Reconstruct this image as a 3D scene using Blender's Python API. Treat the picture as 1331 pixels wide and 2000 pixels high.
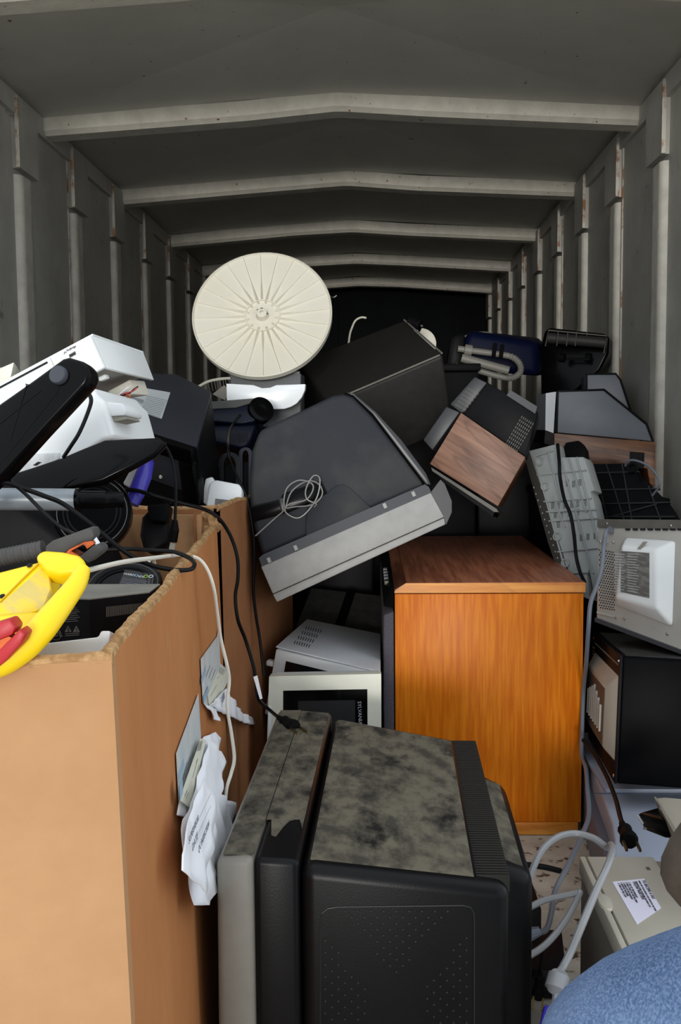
import bpy, bmesh, math, random
import numpy as np
from mathutils import Vector, Matrix
random.seed(7)
PI = math.pi
for o in list(bpy.data.objects): bpy.data.objects.remove(o)
scene = bpy.context.scene
COL = scene.collection

# ------------------------------------------------------------------ camera
def Rz(a): return Matrix.Rotation(a, 3, 'Z')
def Rx(a): return Matrix.Rotation(a, 3, 'X')
CAM = Vector((0, 0, 1.1)); FPX = 2000.0
RC = Rz(.0337) @ Rx(PI/2 - .0848) @ Rz(-.0086)
cam = bpy.data.cameras.new('camera'); co = bpy.data.objects.new('camera', cam); COL.objects.link(co)
co.matrix_world = Matrix.Translation(CAM) @ RC.to_4x4()
cam.sensor_fit = 'VERTICAL'; cam.sensor_height = 36; cam.lens = 36*FPX/2000.0
cam.clip_start = .02; cam.clip_end = 200
scene.camera = co
# ------------------------------------------------------------------ sky, sun, exposure
w = bpy.data.worlds.new('sky'); scene.world = w; w.use_nodes = True
bg = w.node_tree.nodes['Background']
bg.inputs[0].default_value = (.86, .93, 1.0, 1); bg.inputs[1].default_value = 1.35
sl = bpy.data.lights.new('sun', 'SUN'); so = bpy.data.objects.new('sun', sl); COL.objects.link(so)
sl.energy = 1.8; sl.angle = math.radians(12); sl.color = (1, .97, .92)
d = Vector((.05, 1, -.012)).normalized()
so.rotation_euler = d.to_track_quat('-Z', 'Y').to_euler()
vs = scene.view_settings
vs.view_transform = 'Standard'; vs.look = 'None'; vs.gamma = 1; vs.use_curve_mapping = False
vs.exposure = 0.15

# ------------------------------------------------------------------ pixel -> place helper (x,y px of the photograph, y metres into the truck)
def W(px, py, y):
    d = RC @ Vector(((px-665.5)/FPX, -(py-1000)/FPX, -1.0))
    return CAM + d*(y/d.y)

# ------------------------------------------------------------------ materials
def lin(c):
    r = []
    for v in c:
        v /= 255.0
        r.append(v/12.92 if v <= .04045 else ((v+.055)/1.055)**2.4)
    return tuple(r)+(1,)
MATS = {}
def mat(name, c, rough=.5, c2=None, scale=8, lo=.4, hi=.6, bump=0, bscale=60, metal=0, coord='Object', stretch=None,
        c3=None, scale3=30, lo3=.62, hi3=.66, spec=.5, detail=6, trans=0):
    if name in MATS: return MATS[name]
    m = bpy.data.materials.new(name); MATS[name] = m; m.use_nodes = True
    nt = m.node_tree; N = nt.nodes; L = nt.links; b = N['Principled BSDF']
    b.inputs['Base Color'].default_value = lin(c); b.inputs['Roughness'].default_value = rough
    b.inputs['Metallic'].default_value = metal; b.inputs['Specular IOR Level'].default_value = spec
    tc = N.new('ShaderNodeTexCoord'); mp = N.new('ShaderNodeMapping'); L.new(tc.outputs[coord], mp.inputs[0])
    if stretch: mp.inputs['Scale'].default_value = stretch
    cur = None
    def layer(cur, cc, sc, a, z, det):
        n = N.new('ShaderNodeTexNoise'); n.inputs['Scale'].default_value = sc; n.inputs['Detail'].default_value = det
        n.inputs['Roughness'].default_value = .62
        L.new(mp.outputs[0], n.inputs[0])
        r = N.new('ShaderNodeValToRGB'); r.color_ramp.elements[0].position = a; r.color_ramp.elements[1].position = z
        L.new(n.outputs[0], r.inputs[0])
        mx = N.new('ShaderNodeMix'); mx.data_type = 'RGBA'
        L.new(r.outputs[0], mx.inputs[0])
        if cur: L.new(cur, mx.inputs[6])
        else: mx.inputs[6].default_value = lin(c)
        mx.inputs[7].default_value = lin(cc)
        return mx.outputs[2]
    if c2: cur = layer(cur, c2, scale, lo, hi, detail)
    if c3: cur = layer(cur, c3, scale3, lo3, hi3, 4)
    if cur: L.new(cur, b.inputs['Base Color'])
    if bump:
        n = N.new('ShaderNodeTexNoise'); n.inputs['Scale'].default_value = bscale; n.inputs['Detail'].default_value = 4
        L.new(mp.outputs[0], n.inputs[0]); bp = N.new('ShaderNodeBump'); bp.inputs['Strength'].default_value = bump
        bp.inputs['Distance'].default_value = .25/bscale
        L.new(n.outputs[0], bp.inputs['Height']); L.new(bp.outputs[0], b.inputs['Normal'])
    return m
def wood(name, c, c2, scale=6, axis=2, dist=3.0, rough=.4, bands=18, vein=None, fig=.55):
    if name in MATS: return MATS[name]
    m = mat(name, c, rough); nt = m.node_tree; N = nt.nodes; L = nt.links; b = N['Principled BSDF']
    tc = N.new('ShaderNodeTexCoord'); mp = N.new('ShaderNodeMapping'); L.new(tc.outputs['Object'], mp.inputs[0])
    s = [1, 1, 1]; s[axis] = .06; mp.inputs['Scale'].default_value = s
    n = N.new('ShaderNodeTexNoise'); n.inputs['Scale'].default_value = scale*14; n.inputs['Detail'].default_value = 8
    n.inputs['Distortion'].default_value = dist*.15; L.new(mp.outputs[0], n.inputs[0])
    r = N.new('ShaderNodeValToRGB'); r.color_ramp.elements[0].position = .38; r.color_ramp.elements[1].position = .66
    r.color_ramp.elements[0].color = lin(c2); r.color_ramp.elements[1].color = lin(c)
    L.new(n.outputs[0], r.inputs[0])
    s2 = [1, 1, 1]; s2[axis] = .25
    mp2 = N.new('ShaderNodeMapping'); mp2.inputs['Scale'].default_value = s2; L.new(tc.outputs['Object'], mp2.inputs[0])
    n2 = N.new('ShaderNodeTexNoise'); n2.inputs['Scale'].default_value = scale; n2.inputs['Detail'].default_value = 3
    n2.inputs['Distortion'].default_value = dist; L.new(mp2.outputs[0], n2.inputs[0])
    mh = N.new('ShaderNodeMath'); mh.operation = 'MULTIPLY'; mh.inputs[1].default_value = bands; L.new(n2.outputs[0], mh.inputs[0])
    fr = N.new('ShaderNodeMath'); fr.operation = 'PINGPONG'; fr.inputs[1].default_value = 1; L.new(mh.outputs[0], fr.inputs[0])
    r2 = N.new('ShaderNodeValToRGB'); r2.color_ramp.elements[0].position = 0; r2.color_ramp.elements[1].position = .35
    r2.color_ramp.elements[0].color = (.55, .55, .55, 1) if vein is None else (vein, vein, vein, 1)
    L.new(fr.outputs[0], r2.inputs[0])
    mx = N.new('ShaderNodeMix'); mx.data_type = 'RGBA'; mx.blend_type = 'MULTIPLY'; mx.inputs[0].default_value = fig
    L.new(r.outputs[0], mx.inputs[6]); L.new(r2.outputs[0], mx.inputs[7]); L.new(mx.outputs[2], b.inputs['Base Color'])
    return m

M_wall = mat('painted_steel_wall', (206, 203, 194), .55, (180, 177, 168), 3.5, .35, .7, .15, 25, c3=(96, 84, 70), scale3=9, lo3=.66, hi3=.78)
M_roof = mat('painted_steel_roof', (212, 209, 198), .6, (200, 197, 186), 3, .35, .7, .1, 20, c3=(120, 72, 40), scale3=30, lo3=.70, hi3=.72)
M_bow = mat('painted_roof_bow', (232, 226, 212), .55, (208, 201, 186), 14, .35, .75, .2, 60, c3=(150, 88, 40), scale3=40, lo3=.67, hi3=.70)
M_post = mat('painted_wall_post', (226, 222, 210), .5, (196, 190, 178), 12, .4, .75, .15, 40, c3=(140, 100, 60), scale3=22, lo3=.72, hi3=.78)
M_edge = mat('chipped_paint_edge', (206, 200, 188), .6, (150, 104, 66), 16, .5, .6, stretch=(1, 1, .6))
M_rust = mat('rusty_edge', (150, 120, 88), .8, (112, 66, 34), 14, .4, .55)
M_floor = mat('dirty_white_floor', (196, 190, 176), .7, (160, 152, 136), 7, .35, .65, .2, 40, c3=(72, 52, 34), scale3=26, lo3=.56, hi3=.64)
M_ground = mat('yard_concrete', (204, 202, 196), .9, (190, 188, 182), 3, .3, .7)
M_card = mat('corrugated_cardboard', (184, 142, 102), .85, (170, 128, 90), 5, .3, .7, .25, 40, c3=(170, 124, 82), scale3=3, lo3=.5, hi3=.75, spec=.2)
M_cardd = mat('darker_cardboard', (160, 108, 70), .85, (140, 92, 58), 6, .3, .7, .25, 40, spec=.2)
M_cardside = mat('brown_cardboard_side', (190, 128, 78), .8, (172, 110, 62), 5, .3, .7, .2, 40, c3=(196, 158, 108), scale3=3, lo3=.62, hi3=.72, stretch=(1, 1, .5), spec=.25)
M_cardedge = mat('torn_cardboard_edge', (190, 154, 110), .95, (150, 114, 76), 70, .35, .6, .8, 120, spec=.1)
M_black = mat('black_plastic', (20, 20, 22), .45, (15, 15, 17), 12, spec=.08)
M_gloss = mat('glossy_black_plastic', (7, 7, 8), .2, spec=.1)
M_rubber = mat('black_rubber', (12, 12, 13), .6, spec=.08)
M_tvblack = mat('charcoal_moulded_plastic', (13, 13, 15), .35, (10, 10, 12), 30, .3, .7, .2, 400, spec=.16)
M_dust = mat('dusty_black_plastic', (108, 102, 88), .9, (70, 66, 58), 16, .42, .62, .1, 80, c3=(30, 29, 27), scale3=9, lo3=.52, hi3=.68, stretch=(1.8, 1, 1), spec=.2)
M_bezel = mat('grey_brown_bezel', (124, 121, 113), .5, (114, 111, 103), 20, .3, .7, .1, 300)
M_tilt = mat('dusty_charcoal_plastic', (34, 36, 41), .6, (74, 71, 65), 3.2, .48, .85, .1, 200, spec=.25)
M_tiltgrey = mat('warm_grey_plastic', (150, 148, 144), .5, (138, 136, 132), 30, .3, .7)
M_tiltdark = mat('dark_clear_plastic', (34, 34, 36), .35, (50, 48, 45), 9, .5, .75)
M_bigblack = mat('matt_black_vinyl', (42, 41, 39), .5, (35, 34, 33), 40, .3, .7, .15, 300, spec=.2)
M_orange = wood('orange_oak_veneer', (224, 130, 26), (204, 104, 14), 9, 2, .4, .38, 10, vein=.72, fig=.12)
M_orange.node_tree.nodes['Principled BSDF'].inputs['Specular IOR Level'].default_value = .15
M_orange2 = wood('oak_edge_moulding', (232, 156, 62), (204, 120, 40), 5, 0, 2, .4, 12, vein=.7)
M_brownwood = wood('shaded_brown_oak_top', (172, 108, 78), (134, 78, 54), 6, 1, .6, .42, 14, fig=.2)  # darker brown puts the top's shade under frontal light into the colour
M_walnut = wood('walnut_veneer', (156, 116, 94), (116, 80, 62), 5, 0, 2.2, .5, 9, vein=.4)
M_walnut2 = wood('dark_walnut_veneer', (128, 84, 52), (84, 50, 30), 6, 0, 2.2, .45, 12, vein=.4)
M_grille = mat('purple_grey_grille_cloth', (84, 80, 88), .9, (66, 62, 70), 260, .35, .65, .6, 400)
M_greyplas = mat('blue_grey_plastic', (104, 108, 116), .5, (94, 98, 106), 8, .3, .7, .1, 200)
M_vcr = mat('pale_green_grey_plastic', (166, 171, 169), .45, (156, 161, 159), 5, .3, .7)
M_vcrd = mat('dark_taupe_plastic', (64, 62, 58), .4)
M_whitem = mat('white_painted_steel', (222, 226, 230), .4, (210, 214, 218), 6, .3, .7)
M_offw = mat('off_white_plastic', (224, 226, 226), .4, (214, 216, 214), 5, .3, .7)
M_cream = mat('cream_plastic', (216, 216, 200), .42, (206, 206, 188), 6, .3, .7)
M_dish = mat('ivory_dish_plastic', (222, 219, 206), .55, (220, 214, 196), 4, .3, .7)
M_brightw = mat('bright_white_plastic', (246, 250, 252), .25)
M_steel = mat('galvanised_grey_steel', (176, 174, 168), .45, (160, 157, 150), 5, .3, .7, metal=.2)
M_steeld = mat('dull_dark_steel', (100, 98, 92), .5, (84, 80, 74), 14, .3, .7, metal=.3)
M_chrome = mat('chrome', (210, 210, 212), .18, metal=1)
M_dchrome = mat('smoked_chrome', (46, 46, 50), .3, metal=.8)
M_blackmw = mat('black_painted_steel', (8, 8, 10), .4, (6, 6, 7), 10, .3, .7, spec=.03)
M_blackdust = mat('dusty_black_steel', (52, 50, 47), .8, (30, 29, 28), 30, .35, .65)
M_bluegrey = mat('pale_blue_grey_plastic', (176, 186, 204), .4, (164, 174, 192), 3, .3, .7)
M_bluegreyd = mat('mid_blue_grey_plastic', (100, 108, 124), .4)
M_fax = mat('beige_plastic', (178, 172, 158), .55, (168, 162, 148), 6, .3, .7, .1, 400)
M_faxd = mat('darker_beige_plastic', (136, 131, 120), .6)
M_darkbeige = mat('shaded_beige_plastic', (110, 104, 94), .6)
M_yellow = mat('yellow_moulded_plastic', (248, 210, 0), .4, (240, 200, 4), 10, .3, .7)
M_yelworn = mat('worn_yellow_plastic', (236, 198, 10), .6, (200, 178, 96), 10, .45, .6, .2, 120, stretch=(3, 1, 1))
M_red = mat('red_clamp_plastic', (176, 24, 34), .45, (140, 60, 66), 20, .5, .7)
M_clampgrey = mat('charcoal_clamp_rubber', (74, 72, 70), .7, (60, 58, 56), 30, .3, .7)
M_copper = mat('copper_jaw', (200, 96, 48), .4, (150, 66, 34), 30, .4, .6, metal=.5)
M_bluebot = mat('cobalt_blue_plastic', (46, 36, 160), .3, (60, 54, 170), 10)
M_navy = mat('navy_plastic', (14, 20, 38), .35, spec=.2)
M_bluevac = mat('deep_blue_plastic', (7, 14, 42), .5, spec=.1)
M_tube = mat('grey_lacquered_tube', (128, 136, 142), .35, (104, 110, 114), 14, .45, .8)
M_hose = mat('grey_vacuum_hose', (128, 126, 118), .5)
M_whitecab = mat('cream_cable', (222, 218, 205), .45)
M_blackcab = mat('black_cable', (16, 16, 17), .38, spec=.15)
M_greycab = mat('grey_cable', (132, 134, 136), .45)
M_bluecab = mat('slate_cable', (104, 110, 120), .45)
M_paper = mat('white_paper', (248, 249, 253), .8, (242, 244, 250), 6, .3, .7)
M_pouch = mat('grey_document_pouch', (214, 216, 213), .35, (196, 208, 214), 20, .45, .6)
M_yelpaper = mat('cream_label_paper', (222, 222, 204), .7)
M_sticker = mat('white_sticker', (222, 220, 236), .6)
M_grysticker = mat('grey_rating_sticker', (92, 90, 86), .5, (120, 118, 112), 120, .45, .6, stretch=(.3, 1, 1))
M_labelw = mat('pale_grey_label', (176, 180, 182), .5)
M_ink = mat('black_ink', (40, 38, 52), .7)
M_greyink = mat('grey_ink', (120, 122, 138), .7)
M_wink = mat('white_print', (200, 202, 204), .6)
M_blueink = mat('light_blue_print', (90, 170, 220), .6)
M_greenink = mat('lime_print', (150, 190, 70), .6)
M_silver = mat('silver_print', (170, 172, 176), .4)
M_hole = mat('dark_recess', (8, 8, 9), .9)
M_glass = mat('dark_tinted_window', (10, 10, 11), .12)
M_jeans = mat('blue_denim', (70, 92, 126), .95, (94, 116, 150), 9, .35, .65, .3, 30, c3=(126, 146, 178), scale3=380, lo3=.42, hi3=.75, stretch=(1, 1, 1), spec=.1)
M_skin = mat('skin', (196, 148, 122), .55)
M_jacket = mat('dark_brown_jacket_cloth', (60, 50, 40), .85, (44, 36, 28), 20, .4, .6, .3, 100)
M_hair = mat('brown_hair', (60, 42, 30), .6)
M_boot = mat('brown_work_boot', (92, 64, 40), .6)
M_brass = mat('brass_blade', (176, 156, 104), .3, metal=1)

# ------------------------------------------------------------------ mesh helpers
class MB:
    def __init__(s): s.v = []; s.f = []
    def add(s, vs_, fs):
        n = len(s.v); s.v += [tuple(v) for v in vs_]; s.f += [tuple(i+n for i in f) for f in fs]; return s
    def box(s, x0, x1, y0, y1, z0, z1, M=None):
        vs_ = [Vector((x, y, z)) for x in (x0, x1) for y in (y0, y1) for z in (z0, z1)]
        if M: vs_ = [M @ v for v in vs_]
        return s.add(vs_, [(0, 1, 3, 2), (4, 6, 7, 5), (0, 4, 5, 1), (2, 3, 7, 6), (0, 2, 6, 4), (1, 5, 7, 3)])
    def hexa(s, p):   # 8 pts: near bl,br,tr,tl then far bl,br,tr,tl
        return s.add(p, [(0, 1, 2, 3), (5, 4, 7, 6), (4, 0, 3, 7), (1, 5, 6, 2), (3, 2, 6, 7), (4, 5, 1, 0)])
    def prism(s, pts, y0, y1, pts2=None):   # polygon in x,z extruded along y
        n = len(pts); pts2 = pts2 or pts
        return s.add([(x, y0, z) for x, z in pts]+[(x, y1, z) for x, z in pts2],
                     [tuple(range(n)), tuple(range(2*n-1, n-1, -1))]+[(i, i+n, (i+1) % n+n, (i+1) % n) for i in range(n)])
    def poly(s, pts): return s.add(pts, [tuple(range(len(pts)))])
    def tube(s, pts, r, n=8, cap=True, rf=None):
        P = [Vector(p) for p in pts]; k = len(P); T = []
        for i in range(k): T.append((P[min(i+1, k-1)]-P[max(i-1, 0)]).normalized())
        a = T[0].orthogonal().normalized(); vs_ = []
        for i in range(k):
            a = (a-T[i]*a.dot(T[i]))
            a = a.normalized() if a.length > 1e-6 else T[i].orthogonal().normalized()
            b = T[i].cross(a); rr = rf(i/(k-1)) if rf else r
            for j in range(n):
                t = 2*PI*j/n; vs_.append(P[i]+(a*math.cos(t)+b*math.sin(t))*rr)
        fs = [(i*n+j, i*n+(j+1) % n, (i+1)*n+(j+1) % n, (i+1)*n+j) for i in range(k-1) for j in range(n)]
        if cap: fs += [tuple(range(n-1, -1, -1)), tuple((k-1)*n+j for j in range(n))]
        return s.add(vs_, fs)
    def lathe(s, prof, n=32, M=None):   # prof: (r, z)
        vs_ = []
        for r, z in prof:
            for j in range(n):
                t = 2*PI*j/n; v = Vector((r*math.cos(t), r*math.sin(t), z)); vs_.append(M @ v if M else v)
        k = len(prof)
        fs = [(i*n+j, i*n+(j+1) % n, (i+1)*n+(j+1) % n, (i+1)*n+j) for i in range(k-1) for j in range(n)]
        fs += [tuple(range(n-1, -1, -1)), tuple((k-1)*n+j for j in range(n))]
        return s.add(vs_, fs)
def spline(pts, n=6):
    P = [Vector(p) for p in pts]; P = [P[0]*2-P[1]]+P+[P[-1]*2-P[-2]]; out = []
    for i in range(1, len(P)-2):
        a, b, c, d = P[i-1:i+3]
        for j in range(n):
            t = j/n; out.append(.5*((2*b)+(c-a)*t+(2*a-5*b+4*c-d)*t*t+(3*b-a-3*c+d)*t**3))
    out.append(P[-2]); return out
def obj(name, mb, m, parent=None, bevel=0, smooth=False, seg=2, kind=None, fix=True):
    me = bpy.data.meshes.new(name); me.from_pydata([tuple(v) for v in mb.v], [], mb.f)
    if fix:
        bm = bmesh.new(); bm.from_mesh(me); bmesh.ops.recalc_face_normals(bm, faces=bm.faces); bm.to_mesh(me); bm.free()
    me.materials.append(m)
    if smooth or bevel:
        me.shade_smooth()
    o = bpy.data.objects.new(name, me); COL.objects.link(o)
    if parent: o.parent = parent
    if bevel:
        b = o.modifiers.new('bevel', 'BEVEL'); b.width = bevel; b.segments = seg; b.limit_method = 'ANGLE'; b.angle_limit = math.radians(35)
    if smooth or bevel:
        e = o.modifiers.new('split', 'EDGE_SPLIT'); e.split_angle = math.radians(40)
    if kind: o['kind'] = kind
    return o
def tag(o, label, cat, group=None):
    o['label'] = label; o['category'] = cat
    if group: o['group'] = group
    return o
def thing(name, label, cat, M=None, group=None):
    o = bpy.data.objects.new(name, None); COL.objects.link(o); o.empty_display_size = .1
    if M is not None: o.matrix_world = M
    return tag(o, label, cat, group)
class Frame:
    """local frame: origin, x towards U, z towards V, y away"""
    def __init__(s, O, U, V):
        O, U, V = (W(*p) if isinstance(p, tuple) else Vector(p) for p in (O, U, V))
        x = (U-O); s.w = x.length; x.normalize(); v = V-O; z = v-x*v.dot(x); s.h = z.length; z.normalize(); y = z.cross(x)
        s.M = Matrix(((x.x, y.x, z.x, O.x), (x.y, y.y, z.y, O.y), (x.z, y.z, z.z, O.z), (0, 0, 0, 1))); s.I = s.M.inverted()
    def p(s, px, py, y=0):     # where the sight line of a photo pixel meets the local plane
        d = W(px, py, 1)-CAM; a = s.I @ CAM; b = s.I.to_3x3() @ d; t = (y-a.y)/b.y
        return (a.x+b.x*t, a.z+b.z*t)
    def P(s, pts, y=0): return [s.p(a, b, y) for a, b in pts]
    def L(s, wpt): return s.I @ Vector(wpt)
def text(name, s, size, m, parent, o, right, up, align='LEFT', extr=.0002, sx=1):
    c = bpy.data.curves.new(name, 'FONT'); c.body = s; c.size = size; c.align_x = align; c.extrude = extr; c.resolution_u = 2
    t = bpy.data.objects.new(name, c); COL.objects.link(t)
    dg = bpy.context.evaluated_depsgraph_get()
    me = bpy.data.meshes.new_from_object(t.evaluated_get(dg)); bpy.data.objects.remove(t)
    me.materials.clear(); me.materials.append(m)
    ob = bpy.data.objects.new(name, me); COL.objects.link(ob); ob.parent = parent
    r = Vector(right).normalized(); u = Vector(up); u = (u-r*u.dot(r)).normalized(); n = r.cross(u); o = Vector(o)
    ob.matrix_local = Matrix(((r.x*sx, u.x, n.x, o.x), (r.y*sx, u.y, n.y, o.y), (r.z*sx, u.z, n.z, o.z), (0, 0, 0, 1)))
    return ob
def cable(name, pts, r, m, label, n=6, close=False, parts=None):
    c = MB().tube(spline([W(*p) for p in pts], n), r, 8)
    o = obj(name, c, m, None, smooth=True); tag(o, label, 'cable'); return o

# ================================================================== the truck body
XL, XR, YB, ZE, ZR = -1.28, 1.02, 9.3, 2.27, 2.35
XM = (XL+XR)/2
ys0 = 2.1
fl = obj('floor', MB().box(XL-.04, XR+.04, .1, YB, -.05, 0), M_floor); fl['kind'] = 'structure'
gr = obj('ground', MB().box(-30, 30, -40, 40, -1.25, -1.15), M_ground); gr['kind'] = 'structure'
wl = obj('wall_left', MB().box(XL-.04, XL, ys0, YB, -.05, ZE+.04), M_wall); wl['kind'] = 'structure'
wr = obj('wall_right', MB().box(XR, XR+.04, ys0, YB, -.05, ZE+.04), M_wall); wr['kind'] = 'structure'
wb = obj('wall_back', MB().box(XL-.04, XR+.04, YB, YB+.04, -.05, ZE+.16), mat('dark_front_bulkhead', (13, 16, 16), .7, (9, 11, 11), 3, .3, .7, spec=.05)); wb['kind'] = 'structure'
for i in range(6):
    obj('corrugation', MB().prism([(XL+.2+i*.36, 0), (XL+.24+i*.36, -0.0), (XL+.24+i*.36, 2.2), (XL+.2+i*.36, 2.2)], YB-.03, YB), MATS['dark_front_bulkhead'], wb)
ce = obj('ceiling', MB().prism([(XL-.04, ZE+.06), (XM, ZR+.1), (XR+.04, ZE+.06), (XR+.04, ZE+.08), (XM, ZR+.12), (XL-.04, ZE+.08)], ys0, YB+.04), M_roof)
ce['kind'] = 'structure'
bows = [4.0-1.212*3+1.212*i for i in range(8)]
def roofz(x, z0=ZE, rise=.075): return z0+rise*(1-abs(x-XM)/((XR-XL)/2))
bows = [b_ for b_ in bows if b_ > ys0]; bows.insert(0, ys0)
for k, yb in enumerate(bows):
    # bow: bent box section, slightly kinked at the ridge
    sec = []
    xs = [XL, XM-.35, XM-.02, XM+.02, XM+.35, XR]
    mb = MB(); vs_ = []
    for x in xs:
        z = roofz(x)+(.006*math.sin(x*5+k))
        for (dy, dz) in ((0, .012), (0, -.042), (.018, -.058), (.10, -.058), (.10, .012)):
            vs_.append((x, yb+dy+(.004*math.sin(x*9+k)), z+dz))
    n = 5
    fs = [(i*n+j, i*n+(j+1) % n, (i+1)*n+(j+1) % n, (i+1)*n+j) for i in range(len(xs)-1) for j in range(n)]
    fs += [(0, 1, 2, 3, 4), tuple((len(xs)-1)*n+j for j in range(n))]
    obj('roof_bow', mb.add(vs_, fs), M_bow, ce)
    # pressed roof sheet: envelope creases
    if k < len(bows)-1:
        y0, y1 = yb+.0, bows[k+1]+.0; ym = (y0+y1)/2; e = .02
        for (xa, xb) in ((XL, XM), (XM, XR)):
            pass
        zf = lambda x: roofz(x, ZE+.012)
        A, B, C_, D = (XL, y0, zf(XL)), (XR, y0, zf(XR)), (XR, y1, zf(XR)), (XL, y1, zf(XL))
        E, Fp = (XM, y0, zf(XM)), (XM, y1, zf(XM)); ctr = (XM, ym, zf(XM)+.075)
        Lm, Rm = (XL, ym, zf(XL)+.012), (XR, ym, zf(XR)+.012)
        obj('roof_panel', MB().add([A, B, C_, D, E, Fp, ctr, Lm, Rm],
            [(0, 4, 6), (4, 1, 6), (1, 8, 6), (8, 2, 6), (2, 5, 6), (5, 3, 6), (3, 7, 6), (7, 0, 6)]), M_roof, ce, fix=False)
for side, wall, X, sg in (('left', wl, XL, 1), ('right', wr, XR, -1)):
    obj('eave_rail', MB().box(X-.001*sg, X+.018*sg, ys0, YB, ZE-.062, ZE+.01), M_post if 0 else M_wall, wall)
    off = 0 if side == 'left' else -.04
    for i in range(-5, 9):
        y = 3.69+.67*i+off
        if y < ys0: continue
        # pressed half-round post
        prof = []
        for t in range(9):
            a = PI*t/8; prof.append((y+.075-.072*math.cos(a), .024*min(1, 1.5*math.sin(a))))
        vs_ = [(X+sg*d_, yy, z) for z in (0, 2.0) for yy, d_ in prof]; n = 9
        obj('wall_post', MB().add(vs_, [(j, j+1, j+1+n, j+n) for j in range(n-1)]+[tuple(range(n, 2*n))]), M_post, wall, smooth=True)
        obj('gusset_plate', MB().add([(X+sg*.026, y-.005, ZE), (X+sg*.026, y+.215, ZE), (X+sg*.028, y+.2, 2.02), (X+sg*.028, y, 2.02),
             (X, y-.005, ZE), (X, y+.215, ZE), (X, y+.2, 2.02), (X, y, 2.02)],
            [(0, 1, 2, 3), (7, 6, 5, 4), (0, 3, 7, 4), (1, 5, 6, 2), (3, 2, 6, 7)]), M_wall, wall)
        obj('gusset_edge', MB().box(X+sg*.016, X+sg*.03, y-.012, y-.004, 2.02, ZE-.01), M_edge, wall)
        if i % 2:
            obj('seam_strip', MB().box(X, X+sg*.006, y-.022, y-.017, 0, ZE-.06), M_edge, wall)

# ================================================================== big cardboard boxes
def jag(a, b, n, amp, seed):
    r = random.Random(seed); return [tuple(a[i]+(b[i]-a[i])*t/n+(r.uniform(-amp, amp) if i == 2 and 0 < t < n else 0) for i in range(3)) for t in range(n+1)]
def wallpanel(a, b, a0, b0, nrm, th, n=14, amp=.004, seed=1):
    """wall from top edge a->b, bottom a0->b0, thickness th along nrm"""
    top = jag(a, b, n, amp, seed); mb = MB(); vs_ = []
    for t in range(n+1):
        f = t/n; bt = tuple(a0[i]+(b0[i]-a0[i])*f for i in range(3))
        for off in (0, th):
            vs_.append(tuple(top[t][i]+nrm[i]*off for i in range(3))); vs_.append(tuple(bt[i]+nrm[i]*off for i in range(3)))
    fs = []
    for t in range(n):
        p, q = 4*t, 4*t+4
        fs += [(p, p+1, q+1, q), (p+2, q+2, q+3, p+3), (p, q, q+2, p+2), (p+1, p+3, q+3, q+1)]
    fs += [(0, 2, 3, 1), (4*n, 4*n+1, 4*n+3, 4*n+2)]
    return mb.add(vs_, fs), top
def cartonbox(name, label, A, B, C_, D, A0, B0, C0, D0, m_side, m_front, seed, kink=None):
    t = thing(name, label, 'box')
    Z = lambda v: Vector(v)
    th = .014
    for (nm, p, q, p0, q0, n_, m, sd) in (('side_panel', A, B, A0, B0, (-1, 0, 0), m_side, 1), ('front_panel', D, A, D0, A0, (0, 1, 0), m_front, 2),
                                      ('back_panel', B, C_, B0, C0, (0, -1, 0), m_front, 3), ('far_side_panel', C_, D, C0, D0, (1, 0, 0), m_side, 4)):
        mb, top = wallpanel(p, q, p0, q0, n_, th, seed=sd+seed)
        ob = obj(nm, mb, m, t)
        if nm in ('side_panel', 'front_panel', 'back_panel'):
            nn = Vector(n_); path = [Vector(v)+nn*th*.5 for v in top]
            r = random.Random(sd*7+seed); e = MB(); K = 60
            sp = spline(path, 6); e.tube(sp, th*.55, 7, rf=lambda f: th*(.5+.03*math.sin(f*97)+.03*math.sin(f*211+2)))
            obj('torn_rim', e, M_cardedge, ob, smooth=True)
    mb = MB().hexa([(A0[0], A0[1], 0.001), (D0[0], D0[1], 0.001), (D0[0], D0[1], .012), (A0[0], A0[1], .012),
                    (B0[0], B0[1], 0.001), (C0[0], C0[1], 0.001), (C0[0], C0[1], .012), (B0[0], B0[1], .012)])
    obj('bottom_panel', mb, m_front, t)
    return t
A = W(218, 1289, .9); B = W(424, 1030, 2.08); Dd = Vector((-1.1, .82, .865)); Cc = Vector((-1.22, 2.05, .89))
A0 = Vector((W(245, 2000, .9).x+.02, .9, 0)); B0 = Vector((-.30, 2.08, 0)); D0 = Vector((-1.1, .84, 0)); C0 = Vector((-1.22, 2.05, 0))
carton = cartonbox('cardboard_box', 'large open brown cardboard box full of electronics, in the left foreground', A, B, Cc, Dd, A0, B0, C0, D0, M_cardside, M_card, 5)
# folded inner flap in the far corner
Fb = W(405, 1000, 2.12); Fl = W(268, 999, 2.1)
mb = MB().hexa([Vector((Fl.x, 2.06, .3)), Vector((Fb.x, 2.06, .3)), Vector((Fb.x, 2.06, Fb.z)), Vector((Fl.x-.3, 2.06, Fl.z)),
                Vector((Fl.x, 2.045, .3)), Vector((Fb.x, 2.045, .3)), Vector((Fb.x, 2.045, Fb.z)), Vector((Fl.x-.3, 2.045, Fl.z))])
obj('inner_flap', mb, M_card, carton)
for px in (381,):
    q = W(px, 1002, 2.04); obj('flap_crease', MB().box(q.x-.002, q.x+.002, 2.036, 2.043, .6, q.z), M_cardd, carton)
mb = MB().hexa([W(402, 1000, 2.06), W(424, 1012, 2.06), W(428, 1034, 2.06), W(412, 1034, 2.06), W(402, 1000, 2.11), W(424, 1012, 2.11), W(428, 1034, 2.11), W(412, 1034, 2.11)])
obj('crushed_corner', mb, M_cardedge, carton)
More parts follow.
